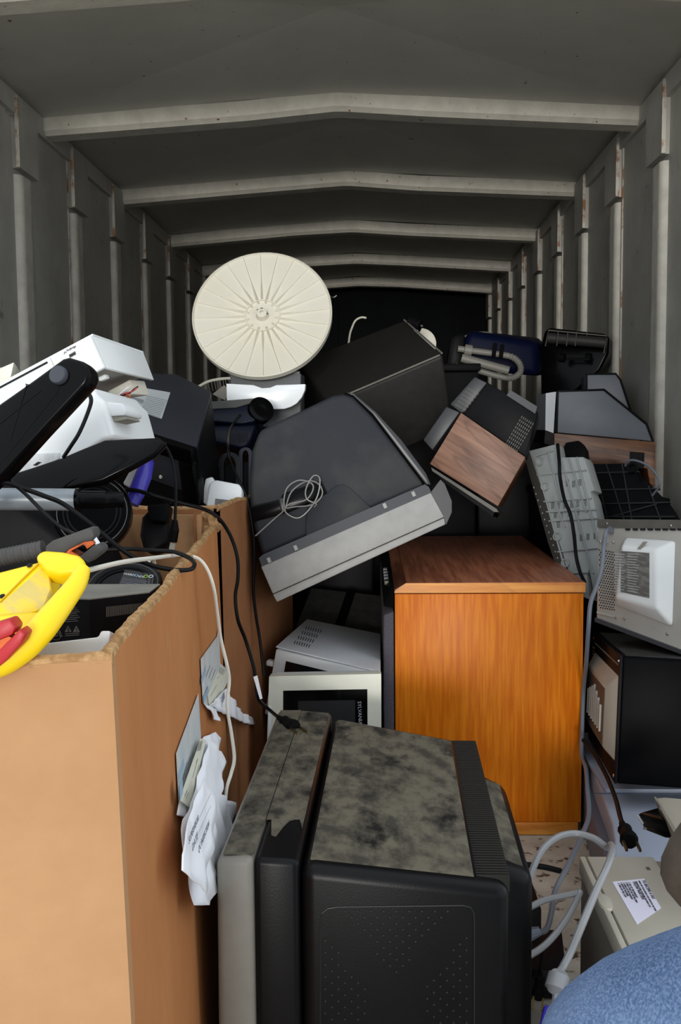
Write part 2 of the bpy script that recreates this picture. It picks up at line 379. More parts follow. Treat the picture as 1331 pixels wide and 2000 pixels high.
mb = MB().tube([W(398, 1003, 2.07), W(412, 1020, 2.08), W(425, 1034, 2.07)], .012, 7)
obj('torn_rim', mb, M_cardedge, carton, smooth=True)
# second box
A2 = W(430, 993, 2.17); B2 = Vector((-.262, 3.2, A2.z)); A20 = Vector((-.32, 2.17, 0)); B20 = Vector((-.262, 3.2, 0))
carton2 = cartonbox('cardboard_box', 'darker brown cardboard box standing behind the large open one, mostly in shade', A2, B2, Vector((-1.22, 3.2, A2.z)), Vector((-1.22, 2.17, A2.z)),
          A20, B20, Vector((-1.22, 3.2, 0)), Vector((-1.22, 2.17, 0)), M_cardd, M_cardd, 11)

# side plane of carton for the documents
PL = Frame(tuple(A) and Vector(A0), Vector(B0), Vector((A.x, A.y, A.z)))
def side(px, py, off=0): x, z = PL.p(px, py, off); return PL.M @ Vector((x, off, z))
def sheet(name, pts, off, m, parent, th=.0008, offs=None):
    mb = MB(); n = len(pts)
    P = [side(a, b, off if offs is None else offs[i]) for i, (a, b) in enumerate(pts)]
    nn = PL.M.to_3x3() @ Vector((0, -1, 0))
    mb.add(P+[p+nn*th for p in P], [tuple(range(n)), tuple(range(2*n-1, n-1, -1))]+[(i, i+n, (i+1) % n+n, (i+1) % n) for i in range(n)])
    return obj(name, mb, m, parent)
def stext(name, s, size, m, parent, p, q, off, sx=1):   # text on the side plane starting at pixel p heading towards pixel q
    a, b = side(*p, off), side(*q, off); nrm = PL.M.to_3x3() @ Vector((0, -1, 0)); r = (b-a).normalized(); u = nrm.cross(r)
    return text(name, s, size, m, parent, a, r, u, sx=sx)
def rule(mb, p, q, wd, off):
    a, b = side(*p, off), side(*q, off); nrm = (PL.M.to_3x3() @ Vector((0, -1, 0))); u = nrm.cross((b-a).normalized())*wd
    mb.add([a, b, b+u, a+u], [(0, 1, 2, 3)])
def crumple(name, pts, off, m, parent, amp=.006, seed=3, lift=0):
    """subdivided wrinkled sheet stuck near the side plane"""
    r = random.Random(seed); bm = bmesh.new()
    vs_ = [bm.verts.new(side(a, b, off)) for a, b in pts]; bm.faces.new(vs_); bmesh.ops.triangulate(bm, faces=bm.faces)
    bmesh.ops.subdivide_edges(bm, edges=bm.edges, cuts=5, use_grid_fill=True)
    nn = PL.M.to_3x3() @ Vector((0, -1, 0))
    zmax = max(v.co.z for v in bm.verts); zmin = min(v.co.z for v in bm.verts)
    for v in bm.verts:
        l = PL.I @ v.co; f = (zmax-v.co.z)/(zmax-zmin)
        v.co += nn*(amp*(math.sin(l.x*70+l.z*26+seed)*.6+math.sin(l.x*31-l.z*60)*.5+1.1)*(.3+f)+lift*f*f)
    me = bpy.data.meshes.new(name); bm.to_mesh(me); bm.free(); me.materials.append(m); me.shade_smooth()
    o = bpy.data.objects.new(name, me); COL.objects.link(o); o.parent = parent
    s_ = o.modifiers.new('thick', 'SOLIDIFY'); s_.thickness = .0008; return o
# upper document
t1 = thing('shipping_label', 'upper torn shipping label pouch with crumpled slip, stuck on cardboard box side', 'label')
sheet('pouch', [(392, 1287), (424, 1243), (427, 1228), (430, 1296), (441, 1305), (443, 1330), (425, 1358), (405, 1384), (396, 1372)], -.002, M_pouch, t1)
sheet('packing_slip', [(405, 1357), (431, 1298), (443, 1312), (445, 1330), (438, 1345), (420, 1382), (408, 1380)], -.0035, M_yelpaper, t1)
crumple('torn_paper', [(408, 1378), (438, 1345), (452, 1372), (457, 1385), (457, 1390), (473, 1402), (473, 1417), (462, 1413), (443, 1400), (420, 1388), (416, 1382)], -.006, M_paper, t1, .005, 2, .02)
crumple('torn_strip', [(396, 1375), (418, 1383), (421, 1400), (428, 1408), (424, 1410), (412, 1402), (408, 1388)], -.005, M_paper, t1, .003, 5)
bars = MB()
for i in range(9): rule(bars, (427+i*1.1, 1314+i*.7), (431+i*1.1, 1303+i*.7), .0006 if i % 3 else .0013, -.0046)
for p, q in (((412, 1360), (424, 1338)), ((418, 1372), (430, 1350)), ((422, 1374), (436, 1352)), ((424, 1326), (429, 1321))): rule(bars, p, q, .0007, -.0046)
for i in range(4): rule(bars, (403+i*5, 1322+i*4), (411+i*5, 1300+i*4), .0016, -.003)
obj('printed_lines', bars, M_ink, t1, kind='stuff')
obj('blue_print', MB(), M_blueink, t1) if 0 else None
bb = MB(); rule(bb, (394, 1340), (402, 1312), .012, -.003); rule(bb, (398, 1376), (408, 1352), .012, -.004); obj('blue_print', bb, M_pouch if 0 else mat('faded_blue_print', (150, 178, 196), .6), t1)
stext('order_number', 'JA5806', .022, M_greyink, t1, (434, 1376), (446, 1347), -.0132)
# lower document
t2 = thing('shipping_label', 'lower shipping label pouch on cardboard box with long crumpled inspection sheet hanging', 'label')
sheet('pouch', [(344, 1472), (387, 1355), (392, 1440), (388, 1450), (352, 1570), (349, 1568)], -.002, M_pouch, t2)
crumple('back_paper', [(348, 1570), (395, 1440), (418, 1430), (428, 1442), (425, 1480), (418, 1550), (405, 1605), (365, 1600), (345, 1592)], -.005, M_paper, t2, .003, 9)
sheet('packing_slip', [(350, 1563), (392, 1442), (402, 1446), (370, 1578)], -.0105, M_yelpaper, t2)
crumple('inspection_sheet', [(372, 1560), (405, 1442), (424, 1468), (427, 1490), (419, 1552), (438, 1572), (435, 1620), (425, 1668), (402, 1720), (388, 1769), (366, 1769), (364, 1740), (365, 1716), (350, 1705), (349, 1690), (352, 1660), (353, 1620), (356, 1600)], -.012, M_paper, t2, .007, 4, .012)
crumple('rolled_fold', [(368, 1590), (395, 1520), (410, 1560), (402, 1640), (392, 1700), (386, 1746), (378, 1730), (362, 1716), (351, 1700), (352, 1670), (358, 1630)], -.026, M_paper, t2, .004, 14, .006)
bars = MB()
for i in range(9): rule(bars, (383+i*1.2, 1468-i*.2), (387+i*1.2, 1449-i*.2), .0007 if i % 3 else .0015, -.0118)
for p, q in (((377, 1520), (386, 1485)), ((381, 1525), (389, 1495)), ((364, 1560), (369, 1548)), ((361, 1556), (366, 1544)), ((384, 1490), (387, 1482))): rule(bars, p, q, .0009, -.0118)
for i in range(4): rule(bars, (356+i*6, 1530-i*10), (366+i*6, 1490-i*10), .0018, -.003)
obj('printed_lines', bars, M_ink, t2, kind='stuff')
bb = MB(); rule(bb, (349, 1530), (360, 1496), .012, -.003); rule(bb, (352, 1566), (358, 1548), .02, -.0118); obj('blue_print', bb, MATS['faded_blue_print'], t2)
rl = MB(); rule(rl, (386, 1606), (412, 1550), .0009, -.0385); rule(rl, (384, 1636), (412, 1574), .0009, -.0385); obj('ruled_lines', rl, M_greyink, t2)
stext('supervisor_print', 'SUPERVISOR', .011, M_greyink, t2, (369, 1650), (386, 1607), -.039, 1.7)
stext('date_print', 'DATE', .012, M_greyink, t2, (376, 1664), (386, 1638), -.039, 1.9)
stext('inspection_print', 'QC INSPECTION', .012, M_greyink, t2, (388, 1668), (410, 1610), -.039, 1.5)

# ================================================================== foreground television (screen to the left)
x0 = W(417, 1700, 1.4).x; TF = Matrix.Translation((x0, 1.4, .003)) @ Matrix.Rotation(math.radians(-1.2), 4, 'Z')
tv = thing('television', 'large dusty black tube television with grey bezel, nearest the camera on the floor', 'television', TF)
H = .487
obj('front_bezel', MB().hexa([(0, .0, 0), (.057, 0, 0), (.057, 0, H), (0.004, 0, H-.004), (.0, .765, 0), (.057, .765, 0), (.057, .765, H), (.004, .765, H-.004)]), M_bezel, tv, bevel=.010, seg=3)
obj('bezel_top_dust', MB().hexa([(.012, .012, H-.001), (.0565, .012, H-.001), (.0565, .012, H+.0006), (.012, .012, H+.0002), (.012, .752, H-.001), (.0565, .752, H-.001), (.0565, .752, H+.0006), (.012, .752, H+.0002)]), M_dust, tv)
obj('screen_tube', MB().box(-.004, .004, .09, .675, .07, H-.06), M_glass, tv, bevel=.003)
obj('front_band', MB().hexa([(.0575, .002, .002), (.122, .006, .002), (.122, .006, H-.006), (.0575, .002, H-.001), (.0575, .763, .002), (.122, .759, .002), (.122, .759, H-.006), (.0575, .763, H-.001)]), M_tvblack, tv, bevel=.010, seg=3)
def bz(x): return H-.0003-(x-.058)/.058*.0045+.0004
_r = random.Random(3); fr_ = [(.116-i*.0072, .13+_r.uniform(-.022, .022)+.03*math.sin(i*.9)) for i in range(9)]
bp_ = [(.058, .748), (.116, .748)]+fr_
obj('band_top_dust', MB().add([(x, y_, bz(x)-.001) for x, y_ in bp_]+[(x, y_, bz(x)+.0004) for x, y_ in bp_], [tuple(range(len(bp_)-1, -1, -1)), tuple(range(len(bp_), 2*len(bp_)))]+[(i, (i+1) % len(bp_), (i+1) % len(bp_)+len(bp_), i+len(bp_)) for i in range(len(bp_))]), M_dust, tv)
ZB1, ZB2 = H-.012, H-.05
obj('rear_cabinet', MB().hexa([(.124, .006, .004), (.422, .028, .02), (.422, .028, ZB2), (.124, .006, ZB1), (.124, .752, .004), (.422, .70, .02), (.422, .70, ZB2), (.124, .752, ZB1)]), M_tvblack, tv, bevel=.020, seg=4)
def topz(x): return ZB1+(ZB2-ZB1)*(x-.124)/.298
obj('cabinet_top_dust', MB().hexa([(.136, .03, topz(.136)-.001), (.372, .046, topz(.372)-.001), (.372, .046, topz(.372)+.0006), (.136, .03, topz(.136)+.0006),
                                   (.136, .728, topz(.136)-.001), (.372, .686, topz(.372)-.001), (.372, .686, topz(.372)+.0006), (.136, .728, topz(.136)+.0006)]), M_dust, tv)
mb = MB()
for i in range(70):
    y = .05+i*.0092; mb.box(.376, .424, y, y+.0045, topz(.40)-.02, topz(.40)+.0035, Matrix.Rotation(math.radians(7), 4, 'Y') @ Matrix.Translation((-.055, 0, .046)) if 0 else None)
obj('vent_ridges', mb, mat('half_dusty_plastic', (46, 45, 42), .7, spec=.2), tv, bevel=.0)
obj('tube_hump', MB().hexa([(.41, .16, .03), (.475, .17, .05), (.475, .17, .39), (.41, .16, .415), (.41, .60, .03), (.475, .58, .05), (.475, .58, .39), (.41, .60, .415)]), M_tvblack, tv, bevel=.02, seg=4)
obj('hump_top_dust', MB().hexa([(.425, .19, .405), (.46, .19, .396), (.46, .19, .3975), (.425, .19, .4105), (.425, .56, .405), (.46, .56, .396), (.46, .56, .3975), (.425, .56, .4105)]), M_dust, tv)
# perforated side: dimples placed on the near side
TVI = TF.inverted()
def tvside(px, py, off=0):
    d_ = W(px, py, 1)-CAM; a = TVI @ CAM; b = TVI.to_3x3() @ d_
    # near side plane y = .006 + (x-.124)*.0738
    k = .022/.298; t = (.006-.124*k+k*a.x-a.y)/(b.y-k*b.x)
    return a+b*t+Vector((0, -off, 0))
dots = []
for r in range(11):
    for c in range(-8, 9):
        x = 775+c*12.5
        if (c+r) % 2 == 0 and abs(x-774) <= 100-r*9.2+1: dots.append((x, 1780+r*11.8))
for r in range(-11, 12):
    for c in range(0, 9):
        if (c+r) % 2 == 0 and c*12.5 <= 92-abs(r)*8.4+1:
            dots.append((636+c*12.8, 1955+r*11.8)); dots.append((912-c*12.8, 1950+r*11.8))
mb = MB()
for (a, b) in dots:
    c_ = tvside(a, b, .0004); Mx = Matrix.Translation(c_) @ Matrix.Rotation(PI/2, 4, 'X')
    mb.lathe([(.0022, -.0008), (.0017, .0009), (.0006, .001)], 8, Mx)
obj('speaker_dimples', mb, mat('dimple_plastic', (10, 10, 11), .35), tv, kind='stuff')
pts = [tvside(*p, .0006) for p in ((626, 2100), (626, 1800), (629, 1784), (640, 1774), (660, 1771), (905, 1768), (920, 1772), (926, 1784), (927, 1800), (927, 2100))]
obj('panel_groove', MB().tube(pts, .0011, 6), mat('groove_plastic', (22, 22, 24), .4), tv)

# ================================================================== orange console cabinet
y = 2.67; L0 = W(771, 1158, y); R0 = W(1145, 1138, y)
cx0, cx1, zt = L0.x, R0.x, (W(771, 1141, y).z+R0.z)/2; D = 1.12
CF = Matrix.Translation((cx0, y, 0.002)) @ Matrix.Rotation(math.radians(.3), 4, 'Z'); cw = cx1-cx0
cab = thing('console_television', 'big console cabinet with bright orange wood side and shade-darkened brown top', 'cabinet', CF)
obj('side_panel', MB().box(.001, cw-.004, .004, .02, .035, zt-.03), M_orange, cab, bevel=.001)
obj('cabinet_shell', MB().box(.002, cw-.006, .021, D, .03, zt-.031), M_orange, cab)
mb = MB(); ch = .03
mb.add([(0, 0, zt-.027), (cw, 0, zt-.027), (cw, 0, zt-.001), (ch, 0, zt-.001), (0, .028, zt-.027), (cw, .02, zt-.027), (cw, .02, zt-.001), (ch, .02, zt-.001), (0, 0, zt-.022)],
       [(0, 1, 2, 3, 8), (1, 5, 6, 2), (4, 7, 6, 5), (3, 2, 6, 7), (0, 8, 3, 7, 4), (0, 4, 5, 1)])
obj('top_moulding', mb, M_orange2, cab)
obj('wooden_top', MB().prism([(ch+.001, zt-.025), (cw-.001, zt-.025), (cw-.001, zt), (ch+.001, zt)], .004, D+.01), M_brownwood, cab, bevel=.001)
obj('top_bevel_strip', MB().add([(0, .03, zt-.025), (ch, .002, zt-.025), (ch, .002, zt-.0005), (0, .002, zt-.019), (0, D, zt-.025), (ch, D, zt-.025), (ch, D, zt-.0005), (0, D, zt-.012)],
    [(0, 1, 2, 3), (4, 7, 6, 5), (3, 2, 6, 7), (0, 3, 7, 4), (1, 5, 6, 2), (0, 4, 5, 1)]), M_brownwood, cab)
obj('plinth', MB().box(.002, cw-.012, .002, D-.02, .0, .034), M_orange2, cab, bevel=.001)
obj('grille_cloth', MB().hexa([(-.03, .0, .03), (-.002, 0, .03), (-.002, 0, zt-.075), (-.03, 0, zt-.085), (-.03, D, .03), (-.002, D, .03), (-.002, D, zt-.03), (-.03, D, zt-.045)]), M_grille, cab, bevel=.006)
obj('control_panel', MB().hexa([(-.028, .05, zt-.07), (-.002, .02, zt-.07), (-.002, .02, zt-.012), (-.020, .05, zt-.03), (-.028, D-.1, zt-.07), (-.002, D-.1, zt-.07), (-.002, D-.1, zt-.012), (-.020, D-.1, zt-.03)]), M_black, cab)
for i in range(5):
    yy = .16+.06*i; obj('control_button', MB().box(-.024, -.012, yy, yy+.03, zt-.03, zt-.019), M_silver if i else M_steeld, cab, bevel=.001)

# ================================================================== tilted television leaning over the cabinet
F1 = Frame((510, 1107, 2.42), (842, 962, 2.46), (410, 878, 2.455))
tt = thing('television', 'charcoal tube television with wide grey bezel, tipped over and leaning in the middle', 'television', F1.M)
body = F1.P([(512, 1086), (497, 1035), (488, 990), (486, 940), (490, 880), (506, 838), (650, 769), (672, 766), (690, 772), (728, 810), (772, 868), (832, 948)])
c = (sum(p[0] for p in body)/len(body), body[0][1])
body2 = [(c[0]+(p[0]-c[0])*.93, p[1]*.86) for p in body]
obj('rear_housing', MB().prism(body, .012, .40, body2), M_tilt, tt, bevel=.012, seg=3)
obj('housing_flange', MB().prism(F1.P([(512, 1108), (506, 1090), (514, 1083), (830, 946), (838, 951), (843, 962)]), .0, .44), M_greyplas if 0 else mat('charcoal_flange', (34, 36, 43), .5), tt)
# transparent-ish dark side rail following the curve
rail = F1.P([(672, 766), (692, 770), (735, 806), (784, 860), (832, 925), (842, 948), (832, 948), (772, 868), (728, 810), (690, 774)], .03)
obj('side_rail', MB().prism(rail, .02, .43), M_tiltdark, tt, bevel=.003)
obj('grey_bezel', MB().prism(F1.P([(510, 1107), (842, 962), (868, 1010), (533, 1160)]), -.002, .455), M_tiltgrey, tt, bevel=.003)
obj('bezel_front_lip', MB().prism(F1.P([(533, 1161), (868, 1011), (871, 1024), (541, 1176)]), .004, .45), M_tiltgrey, tt, bevel=.002)
obj('bezel_end_cap', MB().prism(F1.P([(843, 961), (862, 936), (870, 944), (884, 978), (884, 1000), (873, 1024), (868, 1010)]), .012, .44), M_tiltdark, tt)
for (a, b) in ((526, 1094), (578, 1070), (752, 988), (808, 965)):
    x, z = F1.p(a, b); obj('clip', MB().box(x-.004, x+.004, -.004, .016, z-.006, z+.006), M_tiltgrey, tt)
obj('raised_panel', MB().prism(F1.P([(598, 1053), (597, 1020), (601, 985), (640, 962), (655, 948), (672, 946), (684, 952), (730, 995)], .0), .004, .02), M_tilt, tt, bevel=.003)
obj('cord_recess', MB().prism(F1.P([(488, 988), (548, 975), (552, 964), (628, 938), (640, 962), (602, 984), (565, 1000), (492, 1020)], .0), .006, .02), M_gloss, tt, bevel=.004)
obj('cord_cleat', MB().prism(F1.P([(545, 975), (555, 972), (560, 998), (550, 1002)], 0), -.012, .02), M_tiltdark, tt, bevel=.003)
def tl(px, py, y): x, z = F1.p(px, py, y); return Vector((x, y, z))
loop = [(499, 1047, 0), (540, 1010, -.008), (556, 995, -.018), (570, 960, -.02), (600, 940, -.02), (622, 945, -.022), (630, 965, -.02), (612, 985, -.022), (575, 990, -.02), (556, 990, -.022), (560, 955, -.026), (585, 938, -.024), (612, 948, -.028), (600, 975, -.03), (565, 985, -.03), (558, 1000, -.024), (580, 1012, -.02), (600, 1000, -.02), (620, 970, -.02), (625, 935, -.026), (612, 930, -.03), (598, 955, -.03), (600, 975, -.034), (618, 984, -.03), (614, 990, -.02)]
obj('coiled_cord', MB().tube(spline([tl(*p) for p in loop], 5), .0017, 7), mat('silver_grey_cord', (130, 128, 124), .35), tt, smooth=True)

# ================================================================== big black cabinet behind
F2 = Frame((640, 788, 3.42), (866, 692, 3.35), (600, 712, 3.75))
bt = thing('speaker_cabinet', 'big plain black box cabinet tipped on its corner behind the leaning television', 'cabinet', F2.M)
# local: x along ridge, z along the upper face, y into the lower face -> build as hexa from world points
def wl_(F, pts): return [F.L(W(*p)) for p in pts]
p_ = wl_(F2, [(640, 788, 3.42), (866, 692, 3.35), (790, 625, 3.75), (585, 705, 3.8)])
q_ = wl_(F2, [(690, 925, 3.50), (886, 835, 3.46), (830, 760, 3.86), (630, 860, 3.9)])
obj('cabinet_body', MB().hexa([q_[0], q_[1], p_[1], p_[0], q_[3], q_[2], p_[2], p_[3]]), M_bigblack, bt, bevel=.012, seg=3)
e = MB().tube([p_[0]+Vector((.02, -.002, 0)), p_[1]+Vector((-.01, -.002, 0))], .003, 6); obj('corner_trim', e, M_bezel, bt)
obj('end_strip', MB().tube([p_[1]+(p_[2]-p_[1])*.03, p_[2]], .0035, 6), M_bezel, bt)

# ================================================================== walnut television on its side
F3 = Frame((840, 906, 3.12), (973, 989, 3.07), (940, 742, 3.12))
wt = thing('television', 'small walnut veneer television tipped on its edge, above the console cabinet', 'television', F3.M)
obj('wood_side_panel', MB().prism(F3.P([(840, 906), (973, 989), (1002, 938), (1027, 893), (901, 806)]), -.001, .02), M_walnut, wt, bevel=.002)
obj('cabinet_body', MB().prism(F3.P([(842, 905), (973, 987), (1001, 938), (1026, 893), (903, 808)]), .02, .22), M_walnut2, wt)
obj('rear_cover', MB().prism(F3.P([(902, 806), (1027, 892), (1052, 805), (945, 742)]), .004, .20), M_black, wt, bevel=.004)
obj('vent_block', MB().prism(F3.P([(880, 790), (928, 736), (952, 748), (907, 806), (900, 806)]), -.004, .25), M_vcrd if 0 else mat('charcoal_vent_block', (46, 47, 50), .45), wt, bevel=.003)
obj('top_trim', MB().prism(F3.P([(828, 860), (873, 795), (899, 806), (846, 880)]), -.012, .28), MATS['charcoal_vent_block'], wt, bevel=.003)
obj('front_trim', MB().prism(F3.P([(843, 913), (971, 994), (974, 1000), (966, 1000), (845, 920)]), -.002, .28), M_steeld, wt)
obj('screen_edge', MB().prism(F3.P([(850, 922), (966, 1000), (962, 1008), (870, 944)]), .02, .27), M_black, wt)
obj('antenna_rail', MB().prism(F3.P([(998, 762), (1050, 794), (1046, 808), (990, 772)]), .0, .012), MATS['charcoal_vent_block'], wt)
mb = MB()
for i in range(9):
    for j in range(2):
        a = (1018-i*4.3+j*9+5, 818+i*8+j*5); b = (a[0]+22 if 0 else a[0]+9, a[1]+5)
for i in range(9):     # vent grid of the rear cover
    for j in range(7):
        px, py = 1020+j*3.6-i*3.9, 812+j*2.3+i*6.6
        x, z = F3.p(px, py); x2, z2 = F3.p(px-2.3, py+4.2)
        mb.add([(x, .003, z), (x+.0022, .003, z+.0005), (x2+.0022, .003, z2+.0005), (x2, .003, z2)], [(0, 1, 2, 3)])
obj('vent_slots', mb, M_steeld, wt, kind='stuff')
mb = MB()
for i in range(6):
    for j in range(9):
        px, py = 916+j*2.4-i*4.8, 757+j*1.4+i*6.2
        x, z = F3.p(px, py); x2, z2 = F3.p(px-2.6, py+4)
        mb.add([(x, -.005, z), (x+.0014, -.005, z+.0003), (x2+.0014, -.005, z2+.0003), (x2, -.005, z2)], [(0, 1, 2, 3)])
obj('vent_slots', mb, M_steeld, wt, kind='stuff')

# ================================================================== two side-view wooden televisions at right
def sidetv(label, F, wood_pts, back_pts, fr_pts, dep, m_back):
    t = thing('television', label, 'television', F.M)
    if wood_pts: obj('wooden_cabinet', MB().prism(F.P(wood_pts), 0, dep), M_walnut2, t, bevel=.002)
    obj('grey_rear_housing', MB().prism(F.P(back_pts), .008, dep-.03), m_back, t, bevel=.004)
    e = MB().tube(spline([(x, .006, z) for x, z in F.P([back_pts[0]]+back_pts[1:])], 1), .004, 6)
    obj('black_edge_trim', e, M_black, t)
    if fr_pts:
        obj('front_frame', MB().prism(F.P(fr_pts), .004, dep-.01), M_bluegrey if 0 else mat('pale_grey_front', (170, 174, 180), .4), t)
    return t
F4 = Frame((1083, 872, 3.5), (1283, 905, 3.48), (1083, 760, 3.5))
s1 = sidetv('wood and grey television seen from its side, standing by the right wall', F4,
            [(1083, 846), (1281, 864), (1280, 950), (1270, 945), (1265, 915), (1083, 900)],
            [(1088, 845), (1091, 764), (1181, 761), (1264, 828), (1277, 862)], [(1067, 768), (1087, 765), (1082, 846), (1066, 840)], .34, M_greyplas)
obj('front_lower_frame', MB().prism(F4.P([(1066, 841), (1082, 847), (1082, 872), (1064, 866)]), .004, .4), M_black, s1)
obj('cord_socket', MB().prism(F4.P([(1231, 882), (1259, 884), (1258, 915), (1230, 912)]), -.006, .01), M_hole, s1, bevel=.001)
for px in (1240, 1250): obj('socket_bar', MB().prism(F4.P([(px, 886), (px+3, 886), (px+3, 906), (px, 906)]), -.009, -.005), M_black, s1)
F5 = Frame((1145, 800, 3.9), (1245, 815, 3.88), (1145, 728, 3.9))
s2 = sidetv('grey television back peeking up behind the wood and grey one, right wall', F5, [(1140, 800), (1250, 815), (1250, 900), (1140, 890)],
            [(1147, 798), (1147, 731), (1204, 730), (1213, 742), (1236, 812)], None, .26, M_greyplas)

# ================================================================== player standing on end, ribbed base showing
F6 = Frame((1105, 1120, 3.02), (1172, 1108, 2.95), (1035, 878, 3.22))
vc = thing('video_player', 'pale grey video player standing on end, ribbed underside facing out', 'player', F6.M)
out = [(1033, 880), (1085, 867), (1090, 893), (1138, 892), (1142, 898), (1160, 957), (1152, 960), (1158, 975), (1172, 1040), (1174, 1100), (1178, 1150), (1158, 1152), (1150, 1110), (1146, 1125), (1150, 1170), (1125, 1160), (1095, 1075)]
obj('base_tray', MB().prism(F6.P(out), .004, .05), M_vcr, vc, bevel=.001)
obj('top_cover', MB().prism(F6.P([(1030, 884), (1083, 870), (1086, 895), (1136, 895), (1156, 958), (1168, 1040), (1174, 1150), (1120, 1160)], .05), .05, .09), M_vcrd, vc)
obj('front_fascia', MB().prism(F6.P([(1026, 900), (1033, 880), (1125, 1160), (1100, 1150), (1070, 1060)]), .002, .085), M_vcrd, vc, bevel=.002)
mb = MB()
def seg(F, mb, a, b, wd, y0, y1):
    (xa, za), (xb, zb) = F.p(*a), F.p(*b); v = Vector((xb-xa, zb-za)); v.normalize(); n_ = Vector((-v.y, v.x))*wd/2
    mb.prism([(xa+n_.x, za+n_.y), (xa-n_.x, za-n_.y), (xb-n_.x, zb-n_.y), (xb+n_.x, zb+n_.y)], y0, y1)
ribs = [((1044, 890), (1112, 1140)), ((1072, 882), (1095, 975)), ((1097, 895), (1160, 1120)), ((1113, 894), (1146, 1000)), ((1128, 893), (1168, 1055)),
        ((1050, 928), (1146, 918)), ((1063, 980), (1156, 973)), ((1068, 1000), (1165, 995)), ((1073, 1018), (1168, 1012)), ((1090, 1078), (1172, 1070)), ((1104, 1120), (1150, 1118)), ((1082, 970), (1105, 1030)), ((1043, 893), (1082, 880))]
for a, b in ribs: seg(F6, mb, a, b, .0035, -.003, .006)
obj('moulded_ribs', mb, M_vcr, vc, kind='stuff')
for (a, b) in ((1056, 901), (1066, 950), (1090, 1048), (1106, 1100)):
    x, z = F6.p(a, b); Mx = Matrix.Translation((x, .004, z)) @ Matrix.Rotation(PI/2, 4, 'X')
    obj('round_foot', MB().lathe([(.0135, -.0), (.0135, .010), (.0105, .010), (.0105, .002), (.001, .002)][::1], 20, Mx), M_vcr, vc, smooth=True)
mb = MB()
for (cx, cy) in ((1096, 945), (1108, 943), (1120, 945), (1132, 942), (1079, 987), (1090, 988), (1103, 986), (1116, 985), (1128, 984), (1142, 982), (1084, 1005), (1096, 1004), (1112, 1002), (1128, 1000), (1090, 1024), (1122, 1050), (1135, 1050), (1148, 1048), (1162, 1046)):
    for k in range(5): seg(F6, mb, (cx-3, cy-5+k*2.7), (cx+3, cy-6+k*2.7), .0012, .0025, .0045)
obj('vent_slots', mb, M_hole, vc, kind='stuff')
mb = MB()
for i in range(14):
    a = (1043+i*4.2, 952+i*12.5)
    x, z = F6.p(*a); mb.box(x-.0012, x+.0012, .0, .0025, z-.0025, z+.002)
obj('front_buttons', mb, M_silver, vc, kind='stuff')

# black ribbed base of a stereo behind
F7 = Frame((1170, 1110, 3.12), (1330, 1110, 3.0), (1150, 905, 3.32))
st = thing('stereo', 'black stereo unit lying on edge with ribbed base, right of the pale grey player', 'stereo', F7.M)
o7 = [(1142, 905), (1235, 903), (1248, 938), (1275, 950), (1310, 985), (1328, 1012), (1335, 1060), (1335, 1130), (1170, 1130)]
obj('base_tray', MB().prism(F7.P(o7), .004, .05), M_black, st, bevel=.003)
mb = MB()
for a, b in [((1146, 925), (1250, 922)), ((1155, 958), (1290, 955)), ((1162, 985), (1310, 982)), ((1170, 1010), (1320, 1010)), ((1160, 908), (1195, 1040)), ((1185, 906), (1225, 1030)), ((1216, 905), (1240, 1040)), ((1268, 950), (1300, 1040)), ((1195, 1010), (1285, 985))]:
    seg(F7, mb, a, b, .004, -.004, .006)
obj('moulded_ribs', mb, mat('black_rib', (34, 35, 38), .35), st, kind='stuff')
x, z = F7.p(1237, 915); obj('round_foot', MB().lathe([(.018, 0), (.018, .012), (.010, .012), (.010, .003), (.002, .003)], 20, Matrix.Translation((x, .002, z)) @ Matrix.Rotation(PI/2, 4, 'X')), M_black, st, smooth=True)
obj('body_shell', MB().prism(F7.P([(1142, 906), (1205, 906), (1235, 906), (1320, 1010), (1330, 1130), (1170, 1130)], .05), .05, .12), M_black, st)
obj('shell_lip', MB().prism(F7.P([(1105, 862), (1130, 858), (1142, 868), (1145, 892), (1120, 895), (1090, 892)], .05), .055, .10), M_black, st, bevel=.005)

# ================================================================== microwave showing its back
F8 = Frame((1166, 1210, 2.60), (1331, 1272, 2.42), (1169, 1018, 2.62))
mw = thing('microwave', 'microwave showing its pale grey metal back with moulded bulge and vents', 'microwave', F8.M)
h8 = F8.p(1169, 1018)[1]; po8 = F8.P([(1166, 1210), (1400, 1298), (1400, 1020), (1169, 1018)]); w8 = po8[1][0]
obj('back_plate', MB().prism(po8, 0, .012), M_steel, mw, bevel=.002)
obj('outer_case', MB().prism([(po8[0][0]-.002, po8[0][1]-.004), (po8[1][0], po8[1][1]-.004), (po8[2][0], po8[2][1]+.004), (po8[3][0]-.002, po8[3][1]+.004)], .012, .26), M_steeld, mw, bevel=.004)
obj('top_flange', MB().prism(F8.P([(1169, 1030), (1400, 1034), (1400, 1016), (1169, 1014)]), -.004, .02), M_steeld, mw)
obj('bottom_flange', MB().prism(F8.P([(1166, 1206), (1400, 1294), (1400, 1302), (1166, 1214)]), -.008, .02), mat('dark_flange', (70, 72, 78), .35, metal=.5), mw)
bs = F8.P([(1200, 1182), (1318, 1228), (1324, 1054), (1222, 1048)]); fs_ = F8.P([(1203, 1168), (1284, 1190), (1282, 1074), (1214, 1066)], -.035)
mb = MB().add([(p[0], 0, p[1]) for p in bs]+[(p[0], -.035, p[1]) for p in fs_], [(4, 5, 6, 7), (0, 1, 5, 4), (1, 2, 6, 5), (2, 3, 7, 6), (3, 0, 4, 7), (0, 3, 2, 1)])
obj('moulded_bulge', mb, M_offw, mw, bevel=.008, seg=3)
